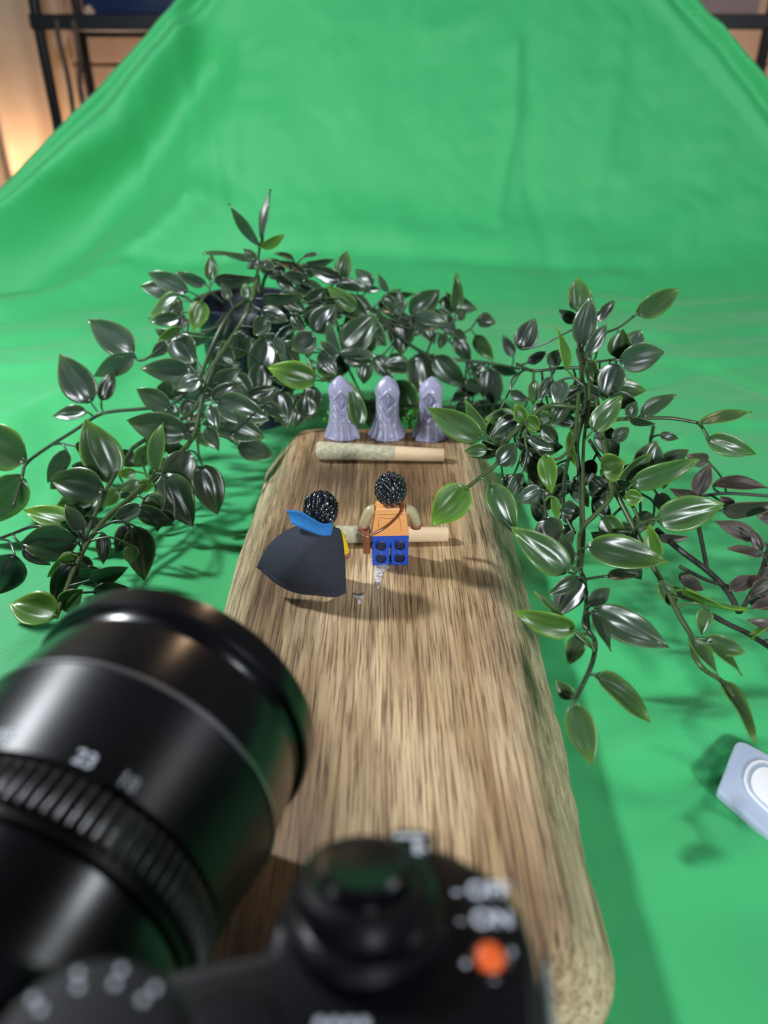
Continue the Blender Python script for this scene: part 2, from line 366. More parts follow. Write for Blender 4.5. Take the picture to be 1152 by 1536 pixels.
fold([(360, 60), (352, 260)], 9, 2); fold([(800, 140), (790, 260), (830, 390)], 10, -2.5); fold([(500, 100), (560, 220)], 30, 4)
fold([(270, 60), (180, 190), (60, 290), (0, 345)], 22, 28); fold([(300, 90), (190, 260), (60, 380), (-60, 430)], 38, -34)
fold([(300, 300), (160, 420), (0, 480)], 26, 18); fold([(-20, 415), (120, 398), (330, 385)], 14, -7); fold([(330, 385), (560, 378), (760, 395), (960, 405)], 14, -5)
fold([(520, 345), (700, 360), (850, 350)], 22, 4); fold([(0, 520), (130, 505), (260, 470)], 20, -6); fold([(0, 560), (140, 545)], 14, 4)
fold([(1152, 60), (1060, 20), (1000, -60)], 10, -10); fold([(1152, 150), (1080, 70), (1030, -20)], 14, 9); fold([(1152, 300), (1040, 330), (930, 420)], 26, 6)
fold([(1152, 455), (1010, 470), (900, 455)], 14, 5); fold([(1152, 500), (1010, 515), (860, 490)], 12, -6); fold([(1152, 545), (1060, 550), (960, 545)], 10, 5); fold([(1152, 590), (1060, 560), (950, 585)], 8, -4)
fold([(1152, 640), (1080, 640), (1020, 670)], 8, 4); fold([(900, 975), (990, 1010), (1090, 1000), (1152, 980)], 7, 3); fold([(880, 1040), (980, 1045), (1070, 1030)], 6, -3); fold([(900, 1120), (1000, 1105), (1152, 1085)], 8, 3)
fold([(930, 1190), (1030, 1175), (1080, 1130)], 6, -2.4); fold([(900, 1290), (1020, 1300), (1152, 1280)], 12, 2.5); fold([(0, 985), (60, 940)], 8, 2); fold([(300, 800), (360, 770), (400, 740)], 8, 2.5)
fold([(0, 640), (80, 610), (200, 560)], 12, 4); fold([(340, 730), (400, 690)], 6, -2); fold([(60, 190), (160, 120), (250, 0)], 8, -5)
def seg_dist(x, s, pts):
    best = 1e9
    for (ax, ay), (bx, by) in zip(pts, pts[1:]):
        dx, dy = bx - ax, by - ay; L2 = dx * dx + dy * dy + 1e-9
        t = max(0, min(1, ((x - ax) * dx + (s - ay) * dy) / L2)); qx, qy = x - ax - t * dx, s - ay - t * dy
        best = min(best, qx * qx + qy * qy)
    return math.sqrt(best)
boxes = []
for pts, wd, am in FOLDS:
    xs = [p[0] for p in pts]; ss = [p[1] for p in pts]; boxes.append((min(xs) - 3 * wd, max(xs) + 3 * wd, min(ss) - 3 * wd, max(ss) + 3 * wd))
def cloth_disp(x, s, xl, xr):
    h = 0.0
    for (pts, wd, am), bb in zip(FOLDS, boxes):
        if bb[0] < x < bb[1] and bb[2] < s < bb[3]:
            d = seg_dist(x, s, pts); h += am * math.exp(-(d / wd) ** 2)
    up = max(0, min(1, (s - L_FLAT + 60) / 160)); q = Vector((x, s, 0))
    h += up * (noise.noise(q * .006) * 8 + noise.noise(q * .018 + Vector((9, 0, 0))) * 3.0 + abs(noise.noise(q * .03)) * 2.2)
    h += (1 - up) * (noise.noise(Vector((x * .007, s * .016, 3))) * 3.2 + noise.noise(Vector((x * .018, s * .035, 7))) * 1.6 + noise.noise(q * .05) * .5 + 2.2)
    for d in (x - xl, xr - x):                                 # taut hem rolls along both edges
        if up > 0: h += up * (5 * math.exp(-((d - 8) / 7) ** 2) - 6 * math.exp(-((d - 24) / 9) ** 2) + 4 * math.exp(-((d - 44) / 12) ** 2))
    if up <= 0:
        h = max(h, -3)
        # the cloth is pressed flat where board, camera and pot stand on it
        k = max(0, 1 - max(0, max(abs(x + 2) - 80, 0) + max(s - 415 - 425, 0)) / 18)
        k = max(k, max(0, min(1, 1 - max(max(abs(x + 45) - 95, 0), max(s - 415 - 100, 0), max(330 - s, 0)) / 18)))
        k = max(k, max(0, min(1, 1 - (math.hypot(x + 85, s - 415 - 500) - 34) / 25)))
        h = h * (1 - k) + k * -.6
    return h
def cloth_pt(u, v):
    # rows are spent where the camera looks
    s = v * (L_FLAT + L_ARC + L_UP)
    xl, xr = cloth_bounds(s); x = xl + (xr - xl) * u; p, n = prof(s)
    q = p + Vector((x, 0, 0)) + n * cloth_disp(x, s, xl, xr)
    q.z = max(q.z, -5)
    e = max(0, max(-740 - x, x - 740)); q.z -= e * 3 if s < L_FLAT else 0
    return q
cl = mk('green_screen_cloth', grid(cloth_pt, 300, 380), M['cloth'])
tag(cl, 'bright green backdrop cloth, wrinkled, covering the table and rising behind', 'backdrop')

# ---- rack, curtain and the things on the rack, far behind the cloth
PX0, PX1, RY0, RY1 = -567, 632, 1450, 1646
rk = empty('metal_rack', (0, 1548, -750), 'black metal shelving rack with thin posts behind the green cloth', 'shelving')
for x in (PX0, PX1):
    for y in (RY0, RY1): mk('post', xf(lathe([(9, -750), (9, 900), (7, 905)], 12), Matrix.Translation((x, y, 0))), M['rack'], rk)
for z in (-420, 296, 760):
    sh = mk('shelf', box(PX0 - 8, PX1 + 8, RY0 - 8, RY1 + 8, z, z + 5, 1, 1), M['rack'], rk, smooth=False)
    mk('shelf_rim', box(PX0 - 10, PX1 + 10, RY0 - 12, RY0 - 6, z - 8, z + 14, 2, 1), M['rack'], rk, smooth=False)
    mk('shelf_rim', box(PX0 - 10, PX1 + 10, RY1 + 6, RY1 + 12, z - 8, z + 14, 2, 1), M['rack'], rk, smooth=False)
nb = empty('storage_box', (-380, 1530, 301), 'navy blue box on the rack shelf, upper left', 'box')
mk('bin', box(-500, -270, 1475, 1620, 301.5, 430, 6, 2), M['navy'], nb); mk('lid', box(-505, -265, 1470, 1625, 430, 446, 4, 2), M['navy'], nb)
cb = empty('carton', (560, 1530, 301), 'pinkish carton on the rack shelf, upper right', 'box')
mk('carton_body', box(505, 622, 1480, 1610, 301.5, 400, 2, 1), M['carton'], cb, smooth=False); mk('tape', box(555, 572, 1478.5, 1611, 380, 401, .4, 1), M['plank'], cb, smooth=False)
p = PF(130, 12, 1462)
tag(mk('small_jar', xf(lathe([(6, 0), (9, 2), (10, 8), (9, 15), (5, 19), (5, 22)], 20), Matrix.Translation((p.x, 1470, 301.2))), M['curtain']), 'tiny pale round jar at the edge of the rack shelf', 'jar')
def cord(name, px, label):
    pts = [PF(a, b, 1440) for a, b in px]
    pts = [Vector((q.x, 1430, q.z)) for q in pts]
    tag(mk(name, tube(smooth_path(pts, 6), 4.2, n=8), M['cable']), label, 'cord', 'cords hanging off the rack')
cord('hanging_cord', [(88, 30), (92, 60), (104, 110), (112, 160), (114, 210), (112, 330)], 'brown cord hanging from the rack, nearer the outer post')
cord('hanging_cord', [(112, 30), (119, 60), (123, 95), (124, 135), (134, 190), (146, 320)], 'brown cord hanging from the rack, bowed, nearer the second post')
def curtain_fn(u, v):
    x = -1500 + u * 895; y = 1700 + 26 * math.sin(x * .035) + 9 * math.sin(x * .11 + v * 2); return Vector((x, y, -745 + v * 2000))
tag(mk('curtain', thick_sheet(curtain_fn, 120, 12, 2), M['curtain']), 'beige curtain glowing in warm lamplight at the left edge', 'curtain')

# ================================================================ board
BY0, BY1, BT = 92.0, 419.0, 30.0
SEC = [(-72.5, 0), (-73, 3), (-71, 8), (-64, 17), (-57, 25), (-53, 28.6), (-49, 29.8)] + [(-45 + 6 * k, 30) for k in range(16)] + [(47, 29.7), (51, 28.2), (55, 24.5), (61, 17), (67.5, 8), (69.5, 3), (69, 0)]
def board():
    V, F, side = [], [], []; ny = 90; ns = len(SEC)
    for j in range(ny):
        t = j / (ny - 1); y = BY0 + (BY1 - BY0) * (0.5 - 0.5 * math.cos(math.pi * t)) if False else BY0 + (BY1 - BY0) * t
        d = min(y - BY0, BY1 - y); rr = 22.0
        pl = 0 if d > rr else rr - math.sqrt(max(0, rr * rr - (rr - d) ** 2))
        rt = 9.0; dz = 0 if d > rt else (rt - math.sqrt(max(0, rt * rt - (rt - d) ** 2))) * .8
        for i, (x, z) in enumerate(SEC):
            k = 1 - pl * .95 / 73
            if x > 0: k *= lerp_tab([(92, .90), (144, .915), (198, .955), (297, .985), (403, 1)], y)
            sd = 1.0 if z < 29.5 else 0.0
            wx = noise.noise(Vector((x * .02, y * .02, 5))) * 2.0 * sd + noise.noise(Vector((x * .09, y * .09, 1))) * .9 * sd
            endr = max(0, 1 - d / 40)
            zz = z
            if z > 0: zz = z - dz * (z / 30) + (noise.noise(Vector((x * .06, y * .05, 8))) * .5 + noise.noise(Vector((x * .25, y * .25, 8))) * 1.1 * endr) * (z / 30) * (1 if sd else .25)
            V.append(Vector(((x + wx) * k - 2 * (1 - k), y, zz))); side.append(max(sd, endr))
    for j in range(ny - 1):
        for i in range(ns - 1): F.append((j * ns + i, j * ns + i + 1, (j + 1) * ns + i + 1, (j + 1) * ns + i))
        F.append((j * ns + ns - 1, j * ns, (j + 1) * ns, (j + 1) * ns + ns - 1))
    F.append(tuple(range(ns))[::-1]); F.append(tuple((ny - 1) * ns + i for i in range(ns)))
    return V, [f[::-1] for f in F], side
bv, bf, bs = board()
bd = mk('wooden_board', (bv, bf), M['wood'], attr={'side': bs}); sharp(bd, 50)
tag(bd, 'long live-edge wooden board lying on the green cloth', 'board')

# ---- white residue on the board
def smear():
    out = [(556, 838), (562, 850), (561, 866), (566, 884), (572, 876), (575, 858), (584, 852), (580, 838)]
    return prism([PZ(a, b, BT).to_2d() for a, b in out][::-1], BT - .1, BT + .45, .15, 1)
tag(mk('wax_smear', smear(), M['wax']), 'white waxy smear on the board behind the blue-legged figure', 'smear')
def scrap():
    def s1(o): return prism([PZ(a, b, BT).to_2d() for a, b in o][::-1], BT, BT + .9, .2, 1)
    return merge(s1([(529, 893), (540, 895), (547, 892), (546, 897), (541, 899), (541, 906), (536, 906), (535, 899), (530, 897)]))
tag(mk('paper_scrap', scrap(), M['wax']), 'tiny torn white scrap on the board beside the cape', 'scrap')

# ================================================================ rolled cigarettes
def cigarette(pa, pb, ra, rb, split, label):
    a = Vector(pa); b = Vector(pb); a.z = BT + ra + .05; b.z = BT + rb + .05
    L = (b - a).length; ax = (b - a) / L; fr = frame(a, ax, (0, 0, 1))
    root = empty('rolled_cigarette', (a.x, a.y, BT), label, 'cigarette', 'rolled cigarettes lying on the board')
    n = 26; V, F = [], []; m = 40
    for i in range(m):
        t = i / (m - 1) * split; r = ra + (rb - ra) * t
        for k in range(n):
            q = 2 * math.pi * k / n; P = Vector((math.cos(q), math.sin(q), t * 3))
            rr = r * (1 + .05 * noise.noise(P * 2.2 + Vector((a.x, 0, 0))) + .03 * noise.noise(P * 6))
            if i == 0: rr *= .80
            if i == 1: rr *= .95
            V.append(fr @ Vector((rr * math.cos(q), rr * math.sin(q), t * L + (0.8 * noise.noise(P * 4) if i == 0 else 0))))
    for i in range(m - 1):
        for k in range(n): F.append((i * n + k, i * n + (k + 1) % n, (i + 1) * n + (k + 1) % n, (i + 1) * n + k))
    F.append(tuple(range(n))[::-1])
    mk('filled_paper', (V, F), M['paper'], root)['label'] = 'mottled green-grey filled paper'
    rs = ra + (rb - ra) * split
    g = lathe([(rs * 1.005, split * L - .2), (rb, L - .15), (rb - .25, L), (rb * .72, L), (rb * .7, L - 1.2)], 28, False, False)
    tp = mk('filter_tip', xf(g, fr), M['tip'], root); sharp(tp); tp['label'] = 'tan card filter end'
    sp = [Vector((rb * .68 * (1 - i / 46) * math.cos(i * .5), rb * .68 * (1 - i / 46) * math.sin(i * .5), L - .9)) for i in range(42)]
    mk('filter_roll', xf(merge(lathe([(rb * .71, L - 1.3), (rb * .71, L - 1.2)], 20), tube(sp, .28, n=5)), fr), M['tipend'], tp)
cigarette(PZ(475, 676, 35), PZ(666, 683, 33.5), 5.1, 3.5, .62, 'rolled cigarette lying in front of the grey hooded statues')
cigarette(PZ(448, 802, 34.2), PZ(672, 802, 33.2), 4.4, 3.25, .58, 'rolled cigarette lying behind the two toy figures')

# ================================================================ hooded statues
def statue(cx, cy, turn, label, seed):
    H = 36.5; nt, nz = 120, 96; V, F = [], []
    root = empty('hooded_statue', (cx, cy, BT), label, 'statue', 'grey hooded statues on the board')
    rad = [(0, 9.6), (.03, 9.9), (.08, 9.2), (.16, 8.1), (.28, 7.2), (.42, 6.7), (.55, 6.5), (.66, 6.7), (.74, 7.0), (.80, 6.9), (.86, 6.0), (.91, 4.7), (.95, 3.2), (.98, 1.7), (1, .15)]
    for j in range(nz):
        t = j / (nz - 1); R = lerp_tab(rad, t)
        R = (lerp_tab(rad, t - .02) + 2 * R + lerp_tab(rad, min(1, t + .02))) / 4 if .01 < t < .97 else R
        for k in range(nt):
            a = 2 * math.pi * k / nt; b = (a - (-math.pi / 2) - turn + math.pi) % (2 * math.pi) - math.pi   # 0 = front
            low = max(0, 1 - t / .52)
            dr = low ** 1.2 * (1.0 * math.cos(11 * b + 1.3 * math.sin(2 * b + seed)) + .45 * math.cos(5 * b + seed)) + low ** 3 * .6 * math.cos(17 * b + seed)
            front = math.exp(-(b / .95) ** 2)
            # swags hanging in a V below the hood opening
            if .22 < t < .66:
                env = min(1, (t - .22) / .1) * min(1, (.66 - t) / .08)
                dr += front * env * 1.15 * math.sin((t - .30 * abs(b)) * 46)
            # hood opening: recessed lozenge with the veiled face inside
            ob = abs(b) / .66; ot = abs(t - .655) / .14; loz = ob + ot
            if loz < 1.35: dr += -3.2 * max(0, min(1, (1.0 - loz) * 4)) + .95 * math.exp(-((loz - 1.12) / .13) ** 2)
            if loz < .8: dr += 1.1 * math.exp(-((b) / .12) ** 2 - ((t - .64) / .06) ** 2) + .5 * math.exp(-((t - .70) / .015) ** 2) * math.exp(-(b / .25) ** 2)
            # hood ripples
            if t > .7: dr += .28 * math.cos(4 * b + t * 24 + seed) * min(1, (1 - t) / .2)
            dr += .18 * noise.noise(Vector((math.cos(a) * 3, math.sin(a) * 3, t * 14 + seed)))
            r = max(.08, R + dr); flat = .86
            x = r * math.cos(a); y = r * math.sin(a) * flat
            lean = -1.0 * max(0, t - .55) / .45 * 2.2
            x, y = x + lean * math.cos(-math.pi / 2 + turn) * -1 * -1, y + lean * -1 * math.sin(-math.pi / 2 + turn) * -1
            z = t * H + (0.5 * math.cos(9 * b + seed) * max(0, 1 - t / .06) if j > 0 else 0)
            V.append(Vector((cx + x, cy + y, BT + z)))
    for j in range(nz - 1):
        for k in range(nt): F.append((j * nt + k, j * nt + (k + 1) % nt, (j + 1) * nt + (k + 1) % nt, (j + 1) * nt + k))
    F.append(tuple(range(nt))[::-1]); F.append(tuple((nz - 1) * nt + k for k in range(nt)))
    mk('draped_robe', (V, F), M['stone'], root)
    bp = [(cx + 10.2 * math.cos(q) * (1 + .05 * math.cos(7 * q + seed)), cy + 8.9 * math.sin(q) * (1 + .05 * math.cos(7 * q + seed))) for q in [2 * math.pi * i / 40 for i in range(40)]]
    mk('plinth', prism(bp, BT, BT + 1.5, .5, 2), M['stone'], root)
for px, sd, tn, lb in ((513, .4, .10, 'grey hooded draped statue, leftmost of the three, half behind a leaf'), (581, 2.1, .0, 'grey hooded draped statue, middle of the three'), (644, 4.0, -.22, 'grey hooded draped statue, rightmost of the three, nearest the vine')):
    b = PF(px, 655, 402); statue(b.x, 402 - (1.5 if px > 640 else 0), tn, lb, sd)
# small glossy green sprigs between the statues
def sprig(px, py, label):
    c = PF(px, py, 412.5); cx, cy = c.x, 413.0
    root = empty('plastic_sprig', (cx, cy, BT), label, 'toy plant', 'green sprigs behind the statues')
    mk('stalk', tube([Vector((cx, cy, BT + .0)), Vector((cx, cy, BT + 6)), Vector((cx, cy, BT + 10))], 1.2, .9, 8), M['gem'], root)
    for k in range(6):
        a = k * 1.05 + px; z = BT + 3 + (k % 3) * 2.8
        def lf(u, v, a=a, z=z): r = .6 + 4.2 * u; wd = 1.7 * math.sin(math.pi * min(1, u * .85 + .12)) * (v - .5) * 2; return Vector((cx + r * math.cos(a) - wd * math.sin(a), cy + r * math.sin(a) * .8 + wd * math.cos(a), z + 2.0 * u + .5 * abs(v - .5)))
        mk('sprig_leaf', thick_sheet(lf, 6, 5, .6), M['gem'], root)
sprig(496, 640, 'small glossy green sprig beside the leftmost statue'); sprig(615, 640, 'small glossy green sprig between the middle and right statues')

# ================================================================ toy figures
def fig_frame(x, y, turn): return Matrix.Translation((x, y, BT)) @ Matrix.Rotation(turn, 4, 'Z')
def leg_geo(x0, x1):
    """leg seen from the rear (-Y); its sockets are flat discs painted dark for shade"""
    zt = 11.6; V, F = box(x0, x1, -3.9, 3.9, 2.6, zt, .25, 1); foot = box(x0, x1, -3.9, 4.6, 0, 2.6, .25, 1)
    return merge((V, F), foot)
def shaded_socket(x, z, r=2.35):
    pr = [(r + .35, 0), (r + .30, .28), (r, .30), (r - .1, -.0), (r - .25, .02), (r - .5, .05)]
    ring = lathe([(r + .42, -.05), (r + .38, .12), (r, .12), (r - .05, -.05)], 28, False, False)
    return xf(ring, frame((x, -3.93, z), (0, -1, 0), (1, 0, 0))), xf(lathe([(r - .02, -.02), (r - .02, .02), (r * .6, -.01)], 28), frame((x, -3.93, z), (0, -1, 0), (1, 0, 0)))
def torso_geo():
    V = []; 
    for z, hw, hd in ((15.0, 7.9, 3.9), (16, 7.85, 3.9), (27.4, 6.1, 3.75), (28.0, 5.7, 3.4)):
        V += [Vector((-hw, -hd, z)), Vector((hw, -hd, z)), Vector((hw, hd, z)), Vector((-hw, hd, z))]
    F = [(3, 2, 1, 0), (12, 13, 14, 15)]
    for i in range(3):
        for k in range(4): F.append((i * 4 + k, i * 4 + (k + 1) % 4, i * 4 + 4 + (k + 1) % 4, i * 4 + 4 + k))
    bm = bmesh.new(); vs = [bm.verts.new(v) for v in V]; [bm.faces.new([vs[i] for i in f]) for f in F]
    bmesh.ops.bevel(bm, geom=[e for e in bm.edges if e.calc_face_angle(0) > .6], offset=.35, segments=2, profile=.5, affect='EDGES'); bm.verts.index_update()
    g = ([v.co.copy() for v in bm.verts], [tuple(v.index for v in f.verts) for f in bm.faces]); bm.free(); return g
def hand_geo(c, d):
    """C-shaped toy gripper with a wrist peg"""
    V, F = [], []; n = 14; fr = frame(c, (0, 0, 1), d)
    for i in range(n + 1):
        a = math.radians(40 + 280 * i / n)
        for r, z in ((2.4, -1.6), (2.4, 1.6), (1.45, 1.6), (1.45, -1.6)): V.append(fr @ Vector((-r * math.cos(a) * -1, r * math.sin(a), z)))
    for i in range(n):
        for k in range(4): F.append((i * 4 + k, i * 4 + (k + 1) % 4, i * 4 + 4 + (k + 1) % 4, i * 4 + 4 + k))
    F += [(3, 2, 1, 0), (n * 4, n * 4 + 1, n * 4 + 2, n * 4 + 3)]; return V, F
def arm_pts(side, swing, drop=False):
    s = side
    if drop: return [Vector((s * 5.2, .3, 24.2)), Vector((s * 7.0, .3, 23.4)), Vector((s * 8.3, .4, 20.6)), Vector((s * 9.0, .6, 17.6)), Vector((s * 9.6, 1.0, 14.6))]
    return [Vector((s * 6.4, 0, 25.6)), Vector((s * 8.5, .2, 25.0)), Vector((s * 9.9, .4 + swing * .2, 22.4)), Vector((s * 10.8, .9 + swing * .5, 19.8)), Vector((s * 11.4, 1.8 + swing * .8, 17.4))]
def hair_ball(kind):
    """moulded hair cap: a smooth core with proud curls or swept locks"""
    rnd = random.Random(9 if kind == 'curly' else 4)
    def blob(M4, sub):
        bm = bmesh.new(); bmesh.ops.create_icosphere(bm, subdivisions=sub, radius=1)
        bm.verts.index_update(); g = ([M4 @ v.co for v in bm.verts], [tuple(v.index for v in f.verts) for f in bm.faces]); bm.free(); return g
    sc = Vector((5.9, 6.0, 6.6)); gs = [blob(Matrix.Diagonal((*sc, 1)), 4)]; n = 105 if kind == 'curly' else 130
    for i in range(n):
        z = 1 - 2 * (i + .5) / n; a = i * 2.39996 + rnd.uniform(-.15, .15); r = math.sqrt(1 - z * z)
        d = Vector((r * math.cos(a), r * math.sin(a), z)); p = Vector((d.x * sc.x, d.y * sc.y, d.z * sc.z))
        nr = Vector((d.x / sc.x, d.y / sc.y, d.z / sc.z)).normalized()
        if kind == 'curly':
            q = rnd.uniform(.95, 1.3); gs.append(blob(frame(p + nr * .15, nr, (0, 0, 1) if abs(nr.z) < .9 else (1, 0, 0)) @ Matrix.Diagonal((q, q * rnd.uniform(.8, 1.1), q * .8, 1)), 2))
        else:
            t = Vector((.35 + rnd.uniform(-.3, .3), .5, 1.0)); t = (t - nr * t.dot(nr)); t = t.normalized() if t.length > .1 else Vector((1, 0, 0))
            L = rnd.uniform(1.5, 2.4); k = .9 if d.z > .25 else .35
            gs.append(blob(frame(p + nr * (.1 + .35 * k), (t + nr * .35 * k).normalized(), nr) @ Matrix.Diagonal((.8, .62, L, 1)), 2))
    return merge(*gs)
def figure(x, y, turn, label, cols, kind, tilt):
    T = fig_frame(x, y, turn); root = empty('toy_figure', (x, y, BT), label, 'figurine')
    P = lambda nm, g, m, par=root, sm=True: mk(nm, xf(g, T), M[m], par, sm)
    for x0, x1 in ((-7.75, -.35), (.35, 7.75)):
        lg = sharp(P('leg', leg_geo(x0, x1), cols['legs'])); xm = (x0 + x1) / 2
        for z in (3.6, 10.0):
            rim, dk = shaded_socket(xm, z); P('socket_rim', rim, cols['legs'], lg); P('shaded_socket', dk, 'hole_shade', lg)
    sharp(P('hips', merge(box(-7.8, 7.8, -3.9, 3.9, 12.5, 14.95, .25, 1), xf(lathe([(3.3, -7.6), (3.3, 7.6)], 24), frame((0, 0, 11.4), (1, 0, 0), (0, 1, 0)))), cols['legs']))
    ts = sharp(P('torso', torso_geo(), cols['torso']))
    for s, sw in ((-1, cols['swing'][0]), (1, cols['swing'][1])):
        pts = arm_pts(s, sw, kind == 'swept'); ar = P('arm', tube(smooth_path(pts, 6), 2.35, 1.95, 14), cols['arm'])
        P('hand', hand_geo(pts[-1] + Vector((0, 1.5, -1.6)), (0, .8, -.6)), 'skin', ar)
    nk = P('neck', lathe([(3.2, 27.6), (3.2, 29.2)], 24), 'skin')
    T0 = T; Th = T @ Matrix.Translation((0, 0, 29)) @ Matrix.Rotation(tilt[0], 4, 'Y') @ Matrix.Rotation(tilt[1], 4, 'X')
    hd = mk('head', xf(lathe([(3.4, 0), (4.6, .5), (5.1, 1.5), (5.1, 7.4), (4.6, 8.5), (3.2, 9)], 36), Th), M['skin'], root)
    for ex in (-1.75, 1.75):                                   # printed eyes and mouth on the far side of the head
        mk('eye', xf(lathe([(.62, 0), (.62, .12), (.3, .2)], 14), Th @ frame((ex, math.sqrt(5.1 ** 2 - ex * ex) - .03, 5.0), (ex * .2, 1, 0))), M['hair'], hd)
    mk('mouth', xf(tube([Vector((q, math.sqrt(5.12 ** 2 - q * q), 2.6 + .06 * q * q)) for q in (-1.6, -.8, 0, .8, 1.6)], .16, n=6), Th), M['ink'], hd)
    hr = mk('hair', xf(hair_ball(kind), Th @ Matrix.Translation((0, -.6, 6.2))), M['hair'], root)
    return root, T, P, ts
# figure with the orange top and satchel
o1 = PZ(585, 848, BT)
r1, T1, P1, ts1 = figure(o1.x, o1.y + 3.9, math.radians(2), 'toy figure seen from behind, orange top, blue legs, curly black hair, shoulder bag', dict(legs='blue', torso='orng', arm='tan', swing=(-.5, .9)), 'curly', (0.02, -.10))
for nm, a, b in (('seam', (-5.3, 25.4), (5.3, 25.4)), ('seam', (-4.2, 24.0), (-1.0, 23.4)), ('seam', (-1.0, 23.4), (2.6, 23.7)), ('seam', (-4.8, 24.0), (-5.1, 19.5)), ('seam', (3.6, 25.0), (4.6, 17.2)), ('seam', (-4.6, 18.6), (-3.0, 18.2))):
    f = lambda q: Vector((q[0], -3.9 + max(0, (q[1] - 16)) * .0132 - .02, q[1]))
    P1(nm, tube([f(a), (f(a) + f(b)) / 2, f(b)], .1, n=5), 'ink', ts1)
strap = smooth_path([Vector((4.6, 3.6, 27.6)), Vector((4.9, .5, 28.9)), Vector((4.6, -3.6, 27.6)), Vector((2.8, -4.5, 24.6)), Vector((-1.2, -4.6, 20.4)), Vector((-5.6, -4.7, 17.4)), Vector((-8.8, -4.1, 15.6))], 8)
sb = empty('shoulder_bag', (T1 @ Vector((-10, -1, 0)))[:], 'reddish brown bag slung across the orange-topped figure', 'bag')
wdt = lambda p0: p0
mk('strap', xf(tube(strap, .95, .95, 10, .55), T1), M['brown'], sb)
bg = box(-11.6, -8.6, -4.2, 3.6, 5.8, 15.2, .9, 3); pch = mk('pouch', xf(bg, T1), M['brown'], sb)
mk('flap', xf(box(-12.0, -8.45, -4.6, 3.9, 11.2, 15.9, .9, 3), T1), M['brown'], pch)
# caped figure
c1 = PF(480, 790, 252)
r2, T2, P2, ts2 = figure(c1.x, 252, math.radians(6), 'toy figure in a black cape with a blue collar, swept black hair', dict(legs='blue', torso='yellow', arm='yellow', swing=(.2, .3)), 'swept', (0.10, -.16))
def bez(pts):
    sm = smooth_path(pts, 12)
    def f(t): q = t * (len(sm) - 1); i = min(int(q), len(sm) - 2); return sm[i].lerp(sm[i + 1], q - i)
    return f
nk_ = bez([PF(457, 786, 247), PF(482, 792, 245.5), PF(509, 792, 247)])
lf_ = bez([PF(457, 786, 247), PF(430, 796, 248.5), PF(402, 820, 249), PF(385, 851, 247)])
rt_ = bez([PF(509, 792, 247), PF(514, 814, 246.5), PF(517, 856, 246), PF(518, 893, 245.5)])
hm_ = bez([PF(385, 851, 247), PF(412, 873, 241), PF(450, 891, 238), PF(486, 894, 241), PF(518, 893, 245.5)])
def cape_fn(u, v):
    a = nk_(u) * (1 - v) + hm_(u) * v; b = lf_(v) * (1 - u) + rt_(v) * u
    c = (nk_(0) * (1 - u) + nk_(1) * u) * (1 - v) + (hm_(0) * (1 - u) + hm_(1) * u) * v
    p = a + b - c; p.y -= 5.0 * math.sin(math.pi * u) * math.sin(math.pi * min(1, v * 1.1)) ** .8; p.y += .5 * math.sin(u * 13) * v
    return p
cp = mk('cape', thick_sheet(cape_fn, 30, 30, .45), M['cape'], r2); cp['label'] = 'stiff black fabric cape flared to one side'
bt_ = bez([PF(437, 785, 245), PF(458, 795, 242.5), PF(482, 803, 241.5), PF(497, 803, 243)])
tp_ = bez([PF(429, 766, 248), PF(450, 768, 245), PF(482, 786, 242), PF(501, 784, 245)])
def collar_fn(u, v):
    p = bt_(u) * (1 - v) + tp_(u) * v; p.y += .8 * math.sin(math.pi * v); return p
cl2 = mk('collar', thick_sheet(collar_fn, 26, 8, .45), M['collar'], r2); cl2['label'] = 'bright blue upturned fabric collar'

# ================================================================ photo camera in the foreground
LC = Vector((-51.9, 137.7, 73.4)); YAW, PIT = .233, -.035
AX = Vector((math.sin(YAW) * math.cos(PIT), math.cos(YAW) * math.cos(PIT), math.sin(PIT)))
LF = frame(LC, -AX, (math.cos(YAW), -math.sin(YAW), 0))         # local z runs back from the front ring
pc = empty('photo_camera', (-45, 40, 0), 'large black camera with zoom lens, blurred in the foreground', 'camera')
def lring(nm, prof_, m, n=96, par=pc, ang=30):
    return sharp(mk(nm, xf(lathe(prof_, n, False, False), LF), M[m], par), ang)
fr_ = lring('front_ring', [(29.5, 3), (30, .6), (31, 0), (35.2, 0), (36.1, .7), (36.3, 2.5), (36.3, 6.4), (35.8, 7.2), (34.2, 7.6), (33.4, 9.0), (33.4, 10.4)], 'blackg')
lring('front_trim', [(29.5, 3), (27, 6), (24, 9)], 'rubber', par=fr_)
mk('front_glass', xf(lathe([(24.2, 9), (18, 7.2), (10, 6.0), (.01, 5.6)], 48, False, True), LF), M['glass'], pc)
br = lring('lens_barrel', [(33.4, 10.4), (34.6, 11.2), (35.0, 14), (35.7, 25.8), (35.7, 26.4)], 'blackg')
lring('bright_ring', [(35.7, 26.4), (36.1, 26.6), (36.1, 27.3), (35.6, 27.5)], 'steel')
tx = lring('focal_scale', [(35.6, 27.5), (35.2, 30), (33.6, 42), (32.6, 48.2), (31.9, 49.0)], 'blackp')
zr = lring('zoom_ring', [(31.9, 49), (31.6, 49.4), (31.6, 58.4), (31.9, 58.8), (31.7, 60)], 'blackp')
me_r = None
